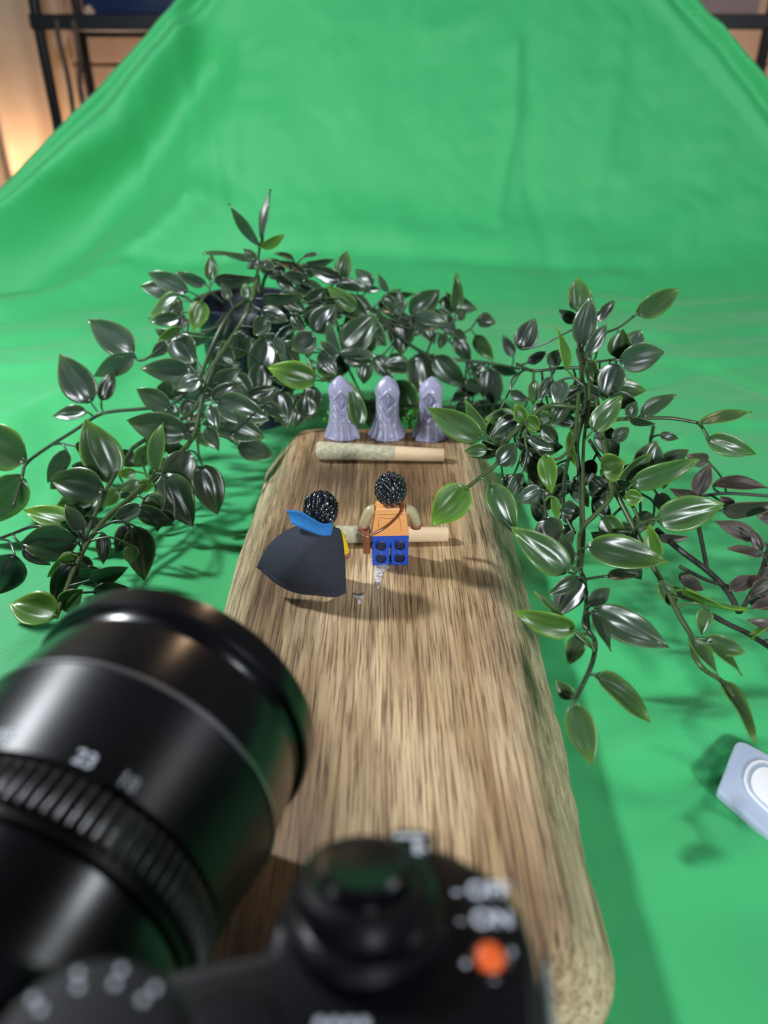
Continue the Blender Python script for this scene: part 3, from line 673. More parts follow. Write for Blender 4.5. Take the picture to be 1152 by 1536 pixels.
for k in range(86):
    a = 2 * math.pi * k / 86
    if me_r is None:
        g = box(-.56, .56, -.2, 1.35, 49.6, 58.2, .42, 2); me_r = bpy.data.meshes.new('ridge')
        me_r.from_pydata([tuple(Vector(q) * S) for q in g[0]], [], g[1]); me_r.materials.append(M['rubber']); me_r.shade_smooth()
    o = bpy.data.objects.new('ridge', me_r); col.objects.link(o); o.parent = zr
    W = LF @ Matrix.Rotation(a, 4, 'Z') @ Matrix.Translation((0, 31.5, 0)); W.translation = W.translation * S
    Pi = Matrix.Translation(-wloc(zr)); o.matrix_local = Pi @ W
lring('rear_barrel', [(31.7, 60), (30.8, 61), (30.2, 70), (29.0, 80), (29.0, 84), (31, 84.5), (31, 88)], 'blackg')
# focal-length numbers wrapped on the barrel
def on_lens(px, py, dmin, dmax):
    best = None
    for i in range(361):
        for j in range(13):
            d = dmin + (dmax - dmin) * j / 12; r = lerp_tab([(27.5, 35.6), (30, 35.2), (42, 33.6), (48.2, 32.6)], d); a = 2 * math.pi * i / 360
            w_ = LF @ Vector((r * math.cos(a), r * math.sin(a), d)); q = w_ - Vector((0, 0, CAM_H)); z = q.y * CP - q.z * SP
            e = (576 + FPX * q.x / z - px) ** 2 + (768 - FPX * (q.y * SP + q.z * CP) / z - py) ** 2 + (0 if w_.z > LC.z else 1e6)
            if best is None or e < best[0]: best = (e, a, d)
    return best[1], best[2]
for s_, px, py in (('35', 6, 1106), ('23', 126, 1138), ('18', 195, 1172)):
    a0, d0 = on_lens(px, py, 38, 48); g = text_geo(s_, 3.9)
    V = []
    for v in g[0]:
        d = d0 - v.y; r = lerp_tab([(27.5, 35.6), (30, 35.2), (42, 33.6), (48.2, 32.6)], d) + .12
        sgn = -1 if (LF @ Vector((math.cos(a0 + .1), math.sin(a0 + .1), d0))).x > (LF @ Vector((math.cos(a0), math.sin(a0), d0))).x else 1
        a = a0 + (-sgn) * v.x / r; V.append(LF @ Vector((r * math.cos(a), r * math.sin(a), d)))
    mk('focal_number', (V, g[1]), M['mark'], tx, False)
# body: yawed like the lens; deck of the grip at 111 mm
DECK = 110.0
BM = Matrix.Translation((LC.x - AX.x * 86, LC.y - AX.y * 86, 0)) @ Matrix.Rotation(-YAW, 4, 'Z')
nose_px = [(398, 1420), (412, 1370), (436, 1318), (470, 1283), (515, 1263), (565, 1256), (620, 1258), (672, 1271), (722, 1296), (762, 1330), (788, 1370), (803, 1415), (812, 1470), (818, 1536), (822, 1640)]
nose = [PZ(a, b, DECK).to_2d() for a, b in nose_px]
bl = [BM @ Vector((62, -34, 0)), BM @ Vector((-52, -34, 0)), BM @ Vector((-56, -28, 0)), BM @ Vector((-56, -6, 0)), BM @ Vector((-50, 0, 0)), BM @ Vector((20, 0, 0))]
outline = [(p.x, p.y) for p in nose] + [(q.x, q.y) for q in bl]
area2 = sum(a[0] * b[1] - b[0] * a[1] for a, b in zip(outline, outline[1:] + outline[:1]))
if area2 < 0: outline = outline[::-1]
body = sharp(mk('body', prism(outline, 34, DECK, 2.2, 4), M['blackp'], pc), 40)
low = [BM @ Vector(q) for q in ((60, -33, 0), (60, 14, 0), (34, 16, 0), (26, -1, 0), (-52, -1, 0), (-54, -33, 0))]
lo2 = [(q.x, q.y) for q in low]; ar2 = sum(a[0] * b[1] - b[0] * a[1] for a, b in zip(lo2, lo2[1:] + lo2[:1])); lo2 = lo2[::-1] if ar2 < 0 else lo2
sharp(mk('battery_grip', prism([(a, min(b, 78)) for a, b in lo2], .6, 33.6, 2.5, 3), M['rubber'], pc), 40)
# side cover on the right end; teal tint paints in reflected green cloth
sc0, sc1, sc2 = PZ(806, 1420, DECK), PZ(818, 1536, DECK), PZ(823, 1640, DECK)
def side_fn(u, v):
    p = (sc0.lerp(sc1, u * 2) if u < .5 else sc1.lerp(sc2, u * 2 - 1)); q = p.copy(); q.z = DECK - 2.5 - 66 * v; q.x += .5 + 2.6 * math.sin(math.pi * min(.5, v * .9)) ; return q
mk('side_cover', thick_sheet(side_fn, 16, 12, -1.2), M['satin'], pc)['label'] = 'satin end panel, teal tint standing for reflected green cloth'
# viewfinder hump over the mount
hump = []
for z, x0, x1, y0, y1 in ((DECK - 1, -36, 37, -32, 3), (DECK + 10, -32, 34, -30, 2), (DECK + 18, -26, 29, -27, -1), (DECK + 20, -20, 23, -24, -6)):
    hump += [BM @ Vector((a, b, z)) for a, b in ((x0, y0), (x1, y0), (x1, y1), (x0, y1))]
hf = [(3, 2, 1, 0), (12, 13, 14, 15)] + [(i * 4 + k, i * 4 + (k + 1) % 4, i * 4 + 4 + (k + 1) % 4, i * 4 + 4 + k) for i in range(3) for k in range(4)]
sharp(mk('viewfinder_hump', (hump, hf), M['blackg'], pc), 20)
# shutter collar, lever and button on the grip
sc = PZ(548, 1366, DECK); tl = frame((sc.x, sc.y, DECK - 1.6), (0, .34, 1), (1, 0, 0))
sh_c = sharp(mk('shutter_collar', xf(lathe([(11.8, 0), (11.9, 1.0), (11.2, 2.0), (9.6, 2.4), (9.4, 3.4)], 64, False, True), tl), M['blackg'], pc), 25)
sr = sharp(mk('switch_ring', xf(lathe([(9.6, 2.3), (9.9, 3.2), (9.9, 5.6), (9.2, 6.6), (7.6, 7.1), (6.2, 6.6)], 64, False, True), tl), M['blackg'], pc), 25)
sharp(mk('shutter_button', xf(lathe([(5.8, 6.4), (5.8, 8.0), (5.2, 8.6), (3.4, 8.4), (.01, 8.15)], 48, False, True), tl), M['blackg'], pc), 30)
lv = sharp(mk('lever', xf(box(3.0, 9.6, 7.6, 11.8, 2.6, 6.4, 1.1, 3), tl @ Matrix.Rotation(-.05, 4, 'Z')), M['blackg'], sr), 40)
mk('lever_index', xf(box(7.0, 8.0, 4.6, 7.4, 6.75, 6.95, .05, 1), tl), M['mark'], sr); mk('lever_index', xf(box(4.2, 8.8, 8.6, 9.6, 6.38, 6.55, .05, 1), tl), M['mark'], lv)
def deck_text(s_, px, py, size, spc=1.0):
    c = PZ(px, py, DECK + .1); g = text_geo(s_, size, spc)
    mk('deck_lettering', ([Vector((c.x + v.x, c.y + v.y, DECK + .1)) for v in g[0]], g[1]), M['mark'], body, False)
deck_text('- OFF', 722, 1336, 3.5); deck_text('- ON', 727, 1379, 3.5)
ob = PZ(735, 1438, DECK); obf = frame((ob.x, ob.y, DECK), (0, 0, 1))
mk('record_button', xf(lathe([(1.9, -.1), (1.9, .6), (1.5, .9), (.01, 1.0)], 32, False, True), obf), M['orange'], pc)['label'] = 'small orange-red button'
mk('button_ring', xf(lathe([(3.0, -.1), (2.9, .35), (2.2, .35), (2.1, -.1)], 32, False, False), obf), M['blackg'], pc)
for px, py in ((698, 1444), (766, 1428)):
    c = PZ(px, py, DECK); mk('deck_dot', xf(lathe([(.5, 0), (.45, .18)], 16, False, True), frame((c.x, c.y, DECK), (0, 0, 1))), M['mark'], body)
for i in range(4):
    c = PZ(480 + i * 22, 1535, DECK); mk('deck_dot', xf(lathe([(.6, 0), (.55, .18)], 16, False, True), frame((c.x, c.y, DECK), (0, 0, 1))), M['mark'], body)
def dial(px, py, h, r, hh, n, nm):
    c = PZ(px, py, h); fr = frame((c.x, c.y, h - hh), (0, 0, 1)); V, F = [], []
    pr = [(r, 0), (r, hh - .8), (r - .7, hh), (r - 2.2, hh + .05), (.01, hh + .05)]; N = n * 4
    for q, z in pr:
        for k in range(N): rr = q + (.28 if (k // 2) % 2 and q > r - .5 else 0); a = 2 * math.pi * k / N; V.append(fr @ Vector((rr * math.cos(a), rr * math.sin(a), z)))
    for i in range(len(pr) - 1):
        for k in range(N): F.append((i * N + k, i * N + (k + 1) % N, (i + 1) * N + (k + 1) % N, (i + 1) * N + k))
    return sharp(mk(nm, (V, F), M['blackp'], pc), 30), c
md, mc = dial(118, 1592, 125, 10.5, 15.5, 26, 'mode_dial')
for i in range(4):                                             # unreadable pale marks on the dial rim
    a = math.radians(140 - i * 30); px_ = Vector((mc.x + 8.3 * math.cos(a), mc.y + 8.3 * math.sin(a), 125.1))
    for k, rr in ((-.75, .42), (.75, .42)):
        mk('dial_mark', xf(lathe([(rr, 0), (rr * .9, .15)], 12, False, True), frame((px_.x + k * math.cos(a), px_.y + k * math.sin(a), 125.05), (0, 0, 1))), M['mark'], md)
cd2, _ = dial(352, 1560, 117, 5.6, 7.5, 18, 'command_dial')

# ================================================================ pale plastic device on the cloth at the right
dv = PZ(1150, 1190, 10)
root = empty('plastic_device', (dv.x, dv.y, 1), 'pale bluish white plastic device with a raised oval panel, right edge', 'device')
def filleted(corners, radii, n=7):
    out = []
    for k, (c, r) in enumerate(zip(corners, radii)):
        a = (corners[k - 1] - c).normalized(); b = (corners[(k + 1) % len(corners)] - c).normalized()
        p0, p1 = c + a * r, c + b * r
        out += [tuple((p0 * (1 - t) ** 2 + c * 2 * t * (1 - t) + p1 * t * t)) for t in [q / (n - 1) for q in range(n)]]
    return out
dA, dB, dD, dC = [PZ(a, b, 7).to_2d() for a, b in ((1106, 1106), (1076, 1185), (1152, 1127), (1152, 1251))]
dl = ((dD - dA).normalized() + (dC - dB).normalized()).normalized()
dpo = filleted([dB, dA, dA + ((dD - dA).normalized() + dl).normalized() * 46, dB + ((dC - dB).normalized() * 1.0) * 46], [1.2, 4.5, 8, 8])
ar3 = sum(a[0] * b[1] - b[0] * a[1] for a, b in zip(dpo, dpo[1:] + dpo[:1])); dpo = dpo[::-1] if ar3 < 0 else dpo
sharp(mk('shell', prism([(a, b) for a, b in dpo], 3.2, 7, .9, 3), M['dev'], root), 50)
def oval(pxs, z0, z1, bev, m, nm, par):
    po = [PZ(a, b, z1).to_2d() for a, b in pxs]; sm = smooth_path([Vector((a, b, 0)) for a, b in po] + [Vector((po[0][0], po[0][1], 0))], 4)[:-1]
    q = [(v.x, v.y) for v in sm]; a_ = sum(a[0] * b[1] - b[0] * a[1] for a, b in zip(q, q[1:] + q[:1])); q = q[::-1] if a_ < 0 else q
    return sharp(mk(nm, prism(q, z0, z1, bev, 3), M[m], par), 50)
rim_o = [(1116, 1168), (1120, 1152), (1132, 1141), (1150, 1141), (1180, 1160), (1205, 1190), (1210, 1225), (1190, 1235), (1160, 1222), (1125, 1190)]
cx_, cy_ = 1163, 1187
shr = lambda k: [(cx_ + (a - cx_) * k, cy_ + (b - cy_) * k) for a, b in rim_o]
rm = oval(rim_o, 6.8, 7.9, .4, 'devw', 'raised_rim', root)
oval(shr(.90), 7.8, 8.3, .2, 'dev', 'inner_step', rm)
oval(shr(.78), 8.2, 9.0, .35, 'devw', 'white_panel', rm)

# ================================================================ trailing plants
def leaf_geo(B, T, width, roll, curl, cup, path=None):
    a = T - B; L = a.length; a.normalize(); mid = (B + T) / 2
    v = (Vector((0, 0, CAM_H)) - mid); v.normalize(); n0 = v - a * v.dot(a); n0.normalize(); s0 = a.cross(n0)
    n = n0 * math.cos(roll) + s0 * math.sin(roll); s = a.cross(n)
    nu, nv = 13, 12; V, uv = [], []
    for layer in (0, 1):
        for j in range(nv):
            u = j / (nv - 1); wp = (u + .012) ** .60 * (1 - u) ** 1.02 / .345
            hw = width / 2 * min(1, wp)
            for i in range(nu):
                q = i / (nu - 1) * 2 - 1
                z = cup * hw * (q * q) * .55 - cup * hw * .10 * math.exp(-(q / .16) ** 2) + hw * .075 * math.cos(q * 9.4) * (1 - abs(q)) * min(1, u * 4)
                z -= curl * L * (u - .35) ** 2; z += .02 * L * math.sin(u * 7 + q * 2 + width)
                p = B + a * (u * L) + s * (q * hw) + n * z
                V.append(p - n * (.28 * layer)); uv.append((u, abs(q)))
    F = []; k = nu * nv
    for j in range(nv - 1):
        for i in range(nu - 1):
            f = (j * nu + i, j * nu + i + 1, (j + 1) * nu + i + 1, (j + 1) * nu + i); F.append(f); F.append(tuple(x + k for x in f[::-1]))
    rim = list(range(nu)) + [j * nu + nu - 1 for j in range(1, nv)] + [(nv - 1) * nu + i for i in range(nu - 2, -1, -1)] + [j * nu for j in range(nv - 2, 0, -1)]
    F += [(rim[(i + 1) % len(rim)], rim[i], rim[i] + k, rim[(i + 1) % len(rim)] + k) for i in range(len(rim))]
    if path is not None:
        g = tube(path + [B + a * (L * .06) - n * .2], .62, .5, 6); o = len(V); V += g[0]; F += [tuple(x + o for x in f) for f in g[1]]; uv += [(.3, .2)] * len(g[0])
    return V, F, uv

def floor_h(x, y):
    s_ = y + 415; xl, xr = cloth_bounds(s_); return cloth_disp(x, s_, xl, xr)
def grow(root, stems, leaves, Ff, rnd, fallback=()):
    paths = []
    for a_, b_ in fallback: paths += [PF(a_[0] + (b_[0] - a_[0]) * t / 5, a_[1] + (b_[1] - a_[1]) * t / 5, Ff(a_[1])) for t in range(6)]
    for spec in stems:
        pts, r0, r1, m = spec[0], spec[1], spec[2], spec[3]; off = spec[4] if len(spec) > 4 else 0
        P = [PF(p[0], p[1], Ff(p[1]) + (p[2] if len(p) > 2 else off)) for p in pts]; sp = smooth_path(P, 6)
        for q in sp: q.z = max(q.z, r0 + (floor_h(q.x, q.y) + .5 if q.z < 12 else 0))
        paths += sp
        mk('stem', tube(sp, r0, r1, 8), M[m], root)
    for lf in leaves:
        bx, by, tx_, ty, wpx, kind = lf[:6]; dF = lf[6] if len(lf) > 6 else 0
        F0 = Ff(by) + dF - 3; B = PF(bx, by, F0); F1 = F0 + (by - ty) * .13 + rnd.uniform(-3, 3); T = PF(tx_, ty, F1)
        if T.z < 3: T = PZ(tx_, ty, 3)
        z = B.y * CP + (CAM_H - B.z) * SP; L = (T - B).length; wv = wpx * z / FPX; wr = max(wv, min(L * .40, 11)); roll = math.acos(max(-1, min(1, wv / wr)))
        if roll < .25: roll = rnd.uniform(-.35, .35)
        elif rnd.random() < .5: roll = -roll
        q = min(paths, key=lambda p_: (p_ - B).length); path = None
        dd = (q - B).length
        if 1.0 < dd < 45:
            midp = q.lerp(B, .55) + (B - T).normalized() * min(3, dd * .2); path = smooth_path([q, midp, B], 4)
        V, F, uv = leaf_geo(B, T, wr * 1.10, roll, rnd.uniform(.04, .22), rnd.uniform(.25, .6), path)
        lift = max((floor_h(v.x, v.y) + .5 - v.z for v in V if v.z < 9), default=0)
        if lift > 0:
            for v in V: v.z += lift
        mk('leaf', (V, F), M[kind], root, True, uv)

FL = lambda y: lerp_tab([(280, 488), (430, 480), (480, 458), (540, 432), (620, 398), (700, 350), (800, 290), (900, 240), (970, 215)], y)
FM = lambda y: lerp_tab([(380, 520), (450, 515), (550, 492), (600, 466), (660, 440)], y)
FR = lambda y: lerp_tab([(410, 425), (500, 390), (600, 340), (700, 300), (800, 262), (900, 225), (1000, 190), (1110, 165)], y)
FD = lambda y: lerp_tab([(600, 455), (620, 440), (700, 368), (800, 298), (900, 246), (1000, 208)], y)

# ---- potted plant at the back left: pot, trailing stems and leaves
pt = PF(386, 640, 500)
plant = empty('potted_trailing_plant', (pt.x, 500, 0), 'trailing leafy plant in a black pot, left and behind the statues', 'plant')
pot = mk('pot', xf(lathe([(25, 1), (26.5, 2), (32, 74), (35.5, 75), (36, 84), (35, 86), (33.5, 85), (31, 70), (29, 66)], 48, True, False), Matrix.Translation((pt.x, 500, 0))), M['pot'], plant); sharp(pot, 40); pot['label'] = 'dark navy-black plastic pot'
mk('moss_filler', xf(lathe([(30.2, 68), (22, 72), (10, 75), (.01, 76)], 32, False, True), Matrix.Translation((pt.x, 500, 0))), M['soil'], plant)
stemsL = [
 ([(388, 440, 12), (386, 415, 6), (380, 440, -12), (365, 480), (325, 540), (310, 567), (302, 605), (293, 647), (279, 670), (240, 705), (197, 745), (157, 780), (133, 812), (118, 840), (104, 872), (84, 926)], 1.7, 1.0, 'stem_g'),
 ([(372, 450, 14), (345, 470, -4), (318, 520), (300, 565), (279, 588), (256, 607), (215, 613), (170, 617), (145, 624), (110, 647), (70, 672), (40, 695), (33, 716), (20, 760)], 1.3, .8, 'stem_d'),
 ([(345, 478, 4), (318, 560), (290, 615), (250, 640), (205, 668), (193, 682), (160, 734), (132, 797), (120, 832)], 1.4, 1.0, 'stem_d'),
 ([(340, 470, 6), (310, 500), (275, 500), (245, 520), (220, 538), (207, 540), (199, 530)], 1.1, .7, 'stem_d'),
 ([(118, 815), (60, 790), (20, 800), (-20, 816)], .9, .7, 'stem_d'),
 ([(388, 440, 12), (386, 400, 8), (390, 370, 8), (394, 356, 8)], 1.0, .7, 'stem_d'),
 ([(392, 442, 12), (398, 415, 4), (415, 400, 0), (445, 404, 0), (470, 432, 6), (500, 470, 20), (515, 530, 30)], 1.2, .8, 'stem_d'),
 ([(393, 442, 6), (435, 468, -4), (452, 488, -4), (470, 520, 10)], .9, .7, 'stem_d'),
 ([(335, 455, 10), (315, 440, 0), (300, 455, 0), (285, 472, 0), (280, 500, 0)], 1.0, .8, 'stem_d'),
 ([(355, 460, 6), (330, 488, 0), (300, 497, -2)], .9, .6, 'stem_g'),
 ([(455, 522), (463, 540), (470, 557), (482, 568), (500, 574)], .9, .6, 'stem_g'),
 ([(300, 650), (340, 655), (352, 660), (358, 668)], .8, .6, 'stem_d'),
 ([(296, 655), (298, 680), (303, 698)], .8, .6, 'stem_d'),
 ([(283, 668), (235, 718), (205, 742), (165, 775)], 1.1, .8, 'stem_d', 6)]
leavesL = [(200, 529, 131, 478, 42, 's'), (199, 532, 140, 566, 30, 's'), (136, 603, 87, 529, 46, 's'), (152, 600, 171, 555, 22, 'd'), (130, 618, 76, 623, 20, 'd'),
 (38, 690, -48, 640, 62, 'g'), (34, 716, -45, 795, 58, 'g'), (165, 722, 129, 626, 56, 'g', 6), (113, 669, 181, 681, 22, 'd', -2), (100, 676, 71, 725, 24, 'd'),
 (155, 735, 72, 718, 50, 'd', -4), (140, 705, 106, 698, 20, 'd'), (150, 746, 77, 764, 40, 'g', 8), (115, 787, 33, 762, 36, 'y', 8), (123, 800, 98, 755, 24, 'd', -3),
 (114, 813, 28, 815, 52, 'd', -6), (112, 832, 70, 868, 22, 'y'), (115, 830, 85, 862, 26, 'g'), (110, 845, 80, 912, 38, 'd'), (121, 832, 118, 882, 34, 'd', 6),
 (84, 924, 12, 903, 52, 'y'), (92, 914, 122, 884, 32, 'g', 6), (155, 800, 155, 847, 20, 'd'), (136, 870, 192, 852, 24, 'd'), (140, 888, 196, 882, 22, 'd', 4),
 (22, 833, -5, 893, 50, 's'), (35, 820, 76, 848, 24, 'd', 6), (232, 708, 240, 632, 22, 'g', -8), (280, 676, 249, 741, 48, 's', -8), (246, 712, 289, 791, 50, 'd', -2),
 (303, 698, 327, 773, 44, 'd'), (205, 764, 262, 788, 26, 'd'), (212, 760, 163, 785, 24, 'd', -4), (204, 790, 217, 872, 42, 'd'), (192, 786, 174, 832, 22, 'd', -3),
 (195, 818, 197, 847, 22, 'g', 6), (203, 707, 174, 713, 15, 'y'), (210, 722, 180, 737, 18, 'g'), (178, 735, 152, 762, 20, 'y', 5), (228, 722, 201, 736, 18, 'y'),
 (215, 748, 252, 772, 38, 'g', 10), (228, 670, 201, 702, 28, 'g', 6), (281, 649, 187, 631, 44, 'd', -6), (255, 612, 203, 583, 30, 'd'), (287, 557, 209, 553, 34, 's'),
 (285, 560, 236, 584, 26, 'g', 8), (300, 568, 264, 586, 24, 's', -3), (264, 505, 290, 546, 42, 's', -4), (262, 512, 320, 509, 15, 's'), (270, 492, 236, 512, 14, 'y'),
 (252, 512, 226, 538, 18, 's'), (317, 597, 366, 574, 24, 's', -4), (325, 602, 405, 630, 42, 's', -6), (322, 628, 398, 657, 42, 'd', 3), (317, 608, 325, 647, 20, 's', -8),
 (310, 640, 328, 677, 22, 'd', -6), (283, 600, 272, 622, 16, 'd'), (280, 598, 284, 638, 18, 'd', 6), (398, 507, 381, 578, 40, 's', 4), (412, 508, 428, 534, 15, 's', 4),
 (473, 570, 400, 551, 38, 'y', -10), (358, 668, 412, 685, 32, 'd', 20), (372, 592, 418, 582, 18, 'd'), (420, 588, 430, 642, 34, 'd', 14), (320, 520, 352, 547, 36, 'd', 4),
 (320, 576, 362, 553, 22, 'd', 4), (300, 650, 312, 670, 22, 'g', 6), (281, 436, 219, 408, 28, 's'), (308, 426, 262, 409, 17, 's', 4), (315, 420, 318, 381, 19, 'g'),
 (322, 421, 386, 419, 20, 's'), (264, 440, 209, 428, 26, 's', 4), (266, 441, 221, 478, 16, 'g', -4), (272, 450, 240, 466, 24, 'g', 4), (270, 477, 223, 482, 20, 'd'),
 (303, 452, 290, 497, 28, 'y', -4), (389, 367, 341, 306, 14, 'd'), (394, 362, 404, 283, 10, 's'), (392, 371, 428, 353, 14, 'y'), (376, 389, 304, 374, 8, 'd'),
 (384, 388, 364, 373, 12, 'd'), (372, 390, 343, 384, 7, 'd'), (388, 392, 370, 403, 14, 's'), (398, 395, 412, 404, 14, 's'), (372, 447, 368, 424, 17, 'g', -14),
 (440, 388, 412, 378, 8, 'd'), (455, 386, 479, 379, 6, 's'), (457, 411, 410, 388, 11, 'd'), (458, 419, 421, 411, 18, 's'), (460, 395, 503, 391, 10, 's', 6),
 (512, 420, 462, 402, 22, 's', 10), (512, 420, 520, 375, 24, 'g', 14), (558, 430, 533, 403, 22, 's', 24), (535, 464, 489, 429, 22, 'g', 6), (515, 451, 455, 457, 16, 's', 4),
 (393, 448, 459, 444, 17, 's', -6), (470, 496, 504, 456, 36, 's', -4), (473, 506, 436, 525, 34, 's', -8), (515, 524, 566, 471, 44, 'd', 10), (512, 530, 566, 533, 17, 's', 8),
 (515, 534, 560, 546, 22, 'd', 16), (506, 532, 490, 480, 17, 's', 4), (506, 536, 480, 511, 15, 's'), (480, 529, 505, 562, 24, 's'), (476, 545, 506, 567, 20, 'g', 10),
 (548, 545, 543, 574, 20, 'd', 30), (440, 572, 405, 566, 16, 'd', 4), (437, 590, 412, 634, 34, 'd', 16), (455, 590, 442, 642, 34, 'd', 22), (392, 466, 434, 481, 24, 's', -16),
 (402, 478, 380, 503, 26, 'd', -14), (440, 470, 456, 503, 18, 'd', -4), (370, 500, 350, 540, 30, 'd', 2), (350, 560, 378, 610, 34, 'd', 6), (392, 545, 388, 600, 36, 'd', 10),
 (425, 510, 446, 560, 30, 'd', 6), (340, 590, 350, 640, 30, 'd', 10), (470, 580, 462, 635, 30, 'd', 24), (272, 470, 262, 500, 22, 'd', 4), (420, 440, 458, 470, 26, 'd', 0),
 (300, 640, 262, 655, 26, 'd', 8), (255, 690, 222, 720, 28, 'g', 10), (345, 450, 332, 425, 14, 'd', -4), (460, 470, 500, 485, 20, 'd', 10), (490, 440, 530, 470, 20, 'd', 14),
 (395, 610, 372, 645, 26, 'd', 6), (130, 850, 150, 885, 26, 'd', 6), (150, 790, 122, 775, 20, 'd', 6), (455, 425, 490, 440, 18, 'd', 10), (415, 415, 445, 440, 16, 'd', 6)]
grow(plant, stemsL, leavesL, FL, random.Random(3))
stemsM = [
 ([(450, 432, -30), (500, 452), (560, 464), (582, 487), (612, 515), (650, 535), (700, 541), (735, 545), (772, 552), (800, 556)], 1.4, .9, 'stem_d'),
 ([(560, 468), (600, 490), (655, 490), (678, 484), (684, 464)], 1.0, .7, 'stem_d'), ([(668, 490), (698, 498), (716, 480)], .8, .6, 'stem_d'),
 ([(555, 468), (582, 440), (602, 434)], .8, .5, 'stem_d'), ([(512, 530), (530, 568), (548, 604)], .9, .7, 'stem_d'), ([(562, 470), (590, 510), (560, 545)], .9, .7, 'stem_d'),
 ([(640, 530), (660, 500), (705, 545), (740, 552)], .8, .6, 'stem_d'), ([(540, 600), (600, 608), (690, 610), (760, 606)], 1.0, .8, 'stem_d')]
leavesM = [(616, 472, 661, 435, 36, 'd'), (602, 468, 597, 433, 15, 'd'), (583, 440, 625, 444, 9, 'g'), (582, 438, 566, 410, 10, 's'), (620, 473, 673, 483, 20, 's'),
 (622, 490, 660, 491, 12, 's'), (570, 464, 626, 489, 15, 's'), (596, 475, 604, 534, 38, 'd', 6), (683, 466, 686, 407, 17, 'g'), (680, 456, 669, 437, 6, 'd'),
 (688, 480, 698, 467, 11, 'd'), (716, 479, 744, 484, 22, 'd'), (680, 496, 701, 509, 14, 'd'), (667, 499, 659, 524, 15, 'd'), (682, 506, 707, 545, 22, 'd'),
 (713, 503, 740, 542, 22, 'g'), (770, 534, 754, 502, 16, 's'), (740, 548, 782, 563, 12, 's'), (727, 546, 705, 563, 15, 'd'), (735, 553, 740, 617, 34, 's', -6),
 (652, 535, 699, 582, 34, 'd', -4), (628, 531, 636, 596, 42, 'd'), (614, 549, 574, 545, 26, 'd'), (562, 534, 590, 571, 26, 'd'), (540, 540, 563, 546, 13, 'd'),
 (552, 545, 545, 577, 18, 'd'), (592, 572, 624, 624, 42, 'g', 4), (680, 596, 701, 590, 13, 'd'), (692, 600, 702, 642, 28, 'd'), (540, 640, 527, 573, 24, 'g', -52),
 (545, 480, 580, 520, 30, 'd', 4), (560, 500, 545, 535, 24, 'd', 4), (530, 445, 560, 470, 20, 'd'), (575, 445, 600, 470, 18, 'd'), (540, 430, 572, 436, 12, 's'),
 (640, 480, 618, 505, 20, 'd', 4), (560, 600, 552, 640, 26, 'd', 6), (720, 600, 740, 640, 24, 'd', 2), (590, 470, 612, 452, 16, 'd'), (655, 600, 640, 640, 28, 'd', 4), (700, 570, 724, 590, 18, 'd')]
grow(plant, stemsM, leavesM, FM, random.Random(5))

def filler(boxes, n, rnd, kinds):
    out = []
    while len(out) < n:
        x0, x1, y0, y1, d0, d1 = rnd.choice(boxes); x = rnd.uniform(x0, x1); y = rnd.uniform(y0, y1); a = rnd.uniform(0, 2 * math.pi); L = rnd.uniform(34, 60)
        out.append((x, y, x + L * math.cos(a), y + L * .7 * math.sin(a) + 8, L * rnd.uniform(.35, .6), rnd.choice(kinds), rnd.uniform(d0, d1)))
    return out
grow(plant, [], filler([(330, 470, 500, 630, 12, 40), (240, 330, 470, 620, 4, 26), (150, 290, 640, 800, 6, 24), (420, 540, 400, 500, 8, 30), (90, 140, 700, 880, 6, 20)], 56, random.Random(21), 'ddds'), FL, random.Random(22), fallback=[(c0, c1) for c0, c1 in (((310, 567), (302, 605)), ((240, 705), (197, 745)), ((500, 470), (470, 432)), ((118, 840), (133, 812)))])
grow(plant, [], filler([(520, 660, 440, 560, 6, 30), (560, 760, 540, 625, 6, 30)], 22, random.Random(31), 'ddds'), FM, random.Random(32), fallback=[((582, 487), (612, 515)), ((650, 535), (700, 541))])

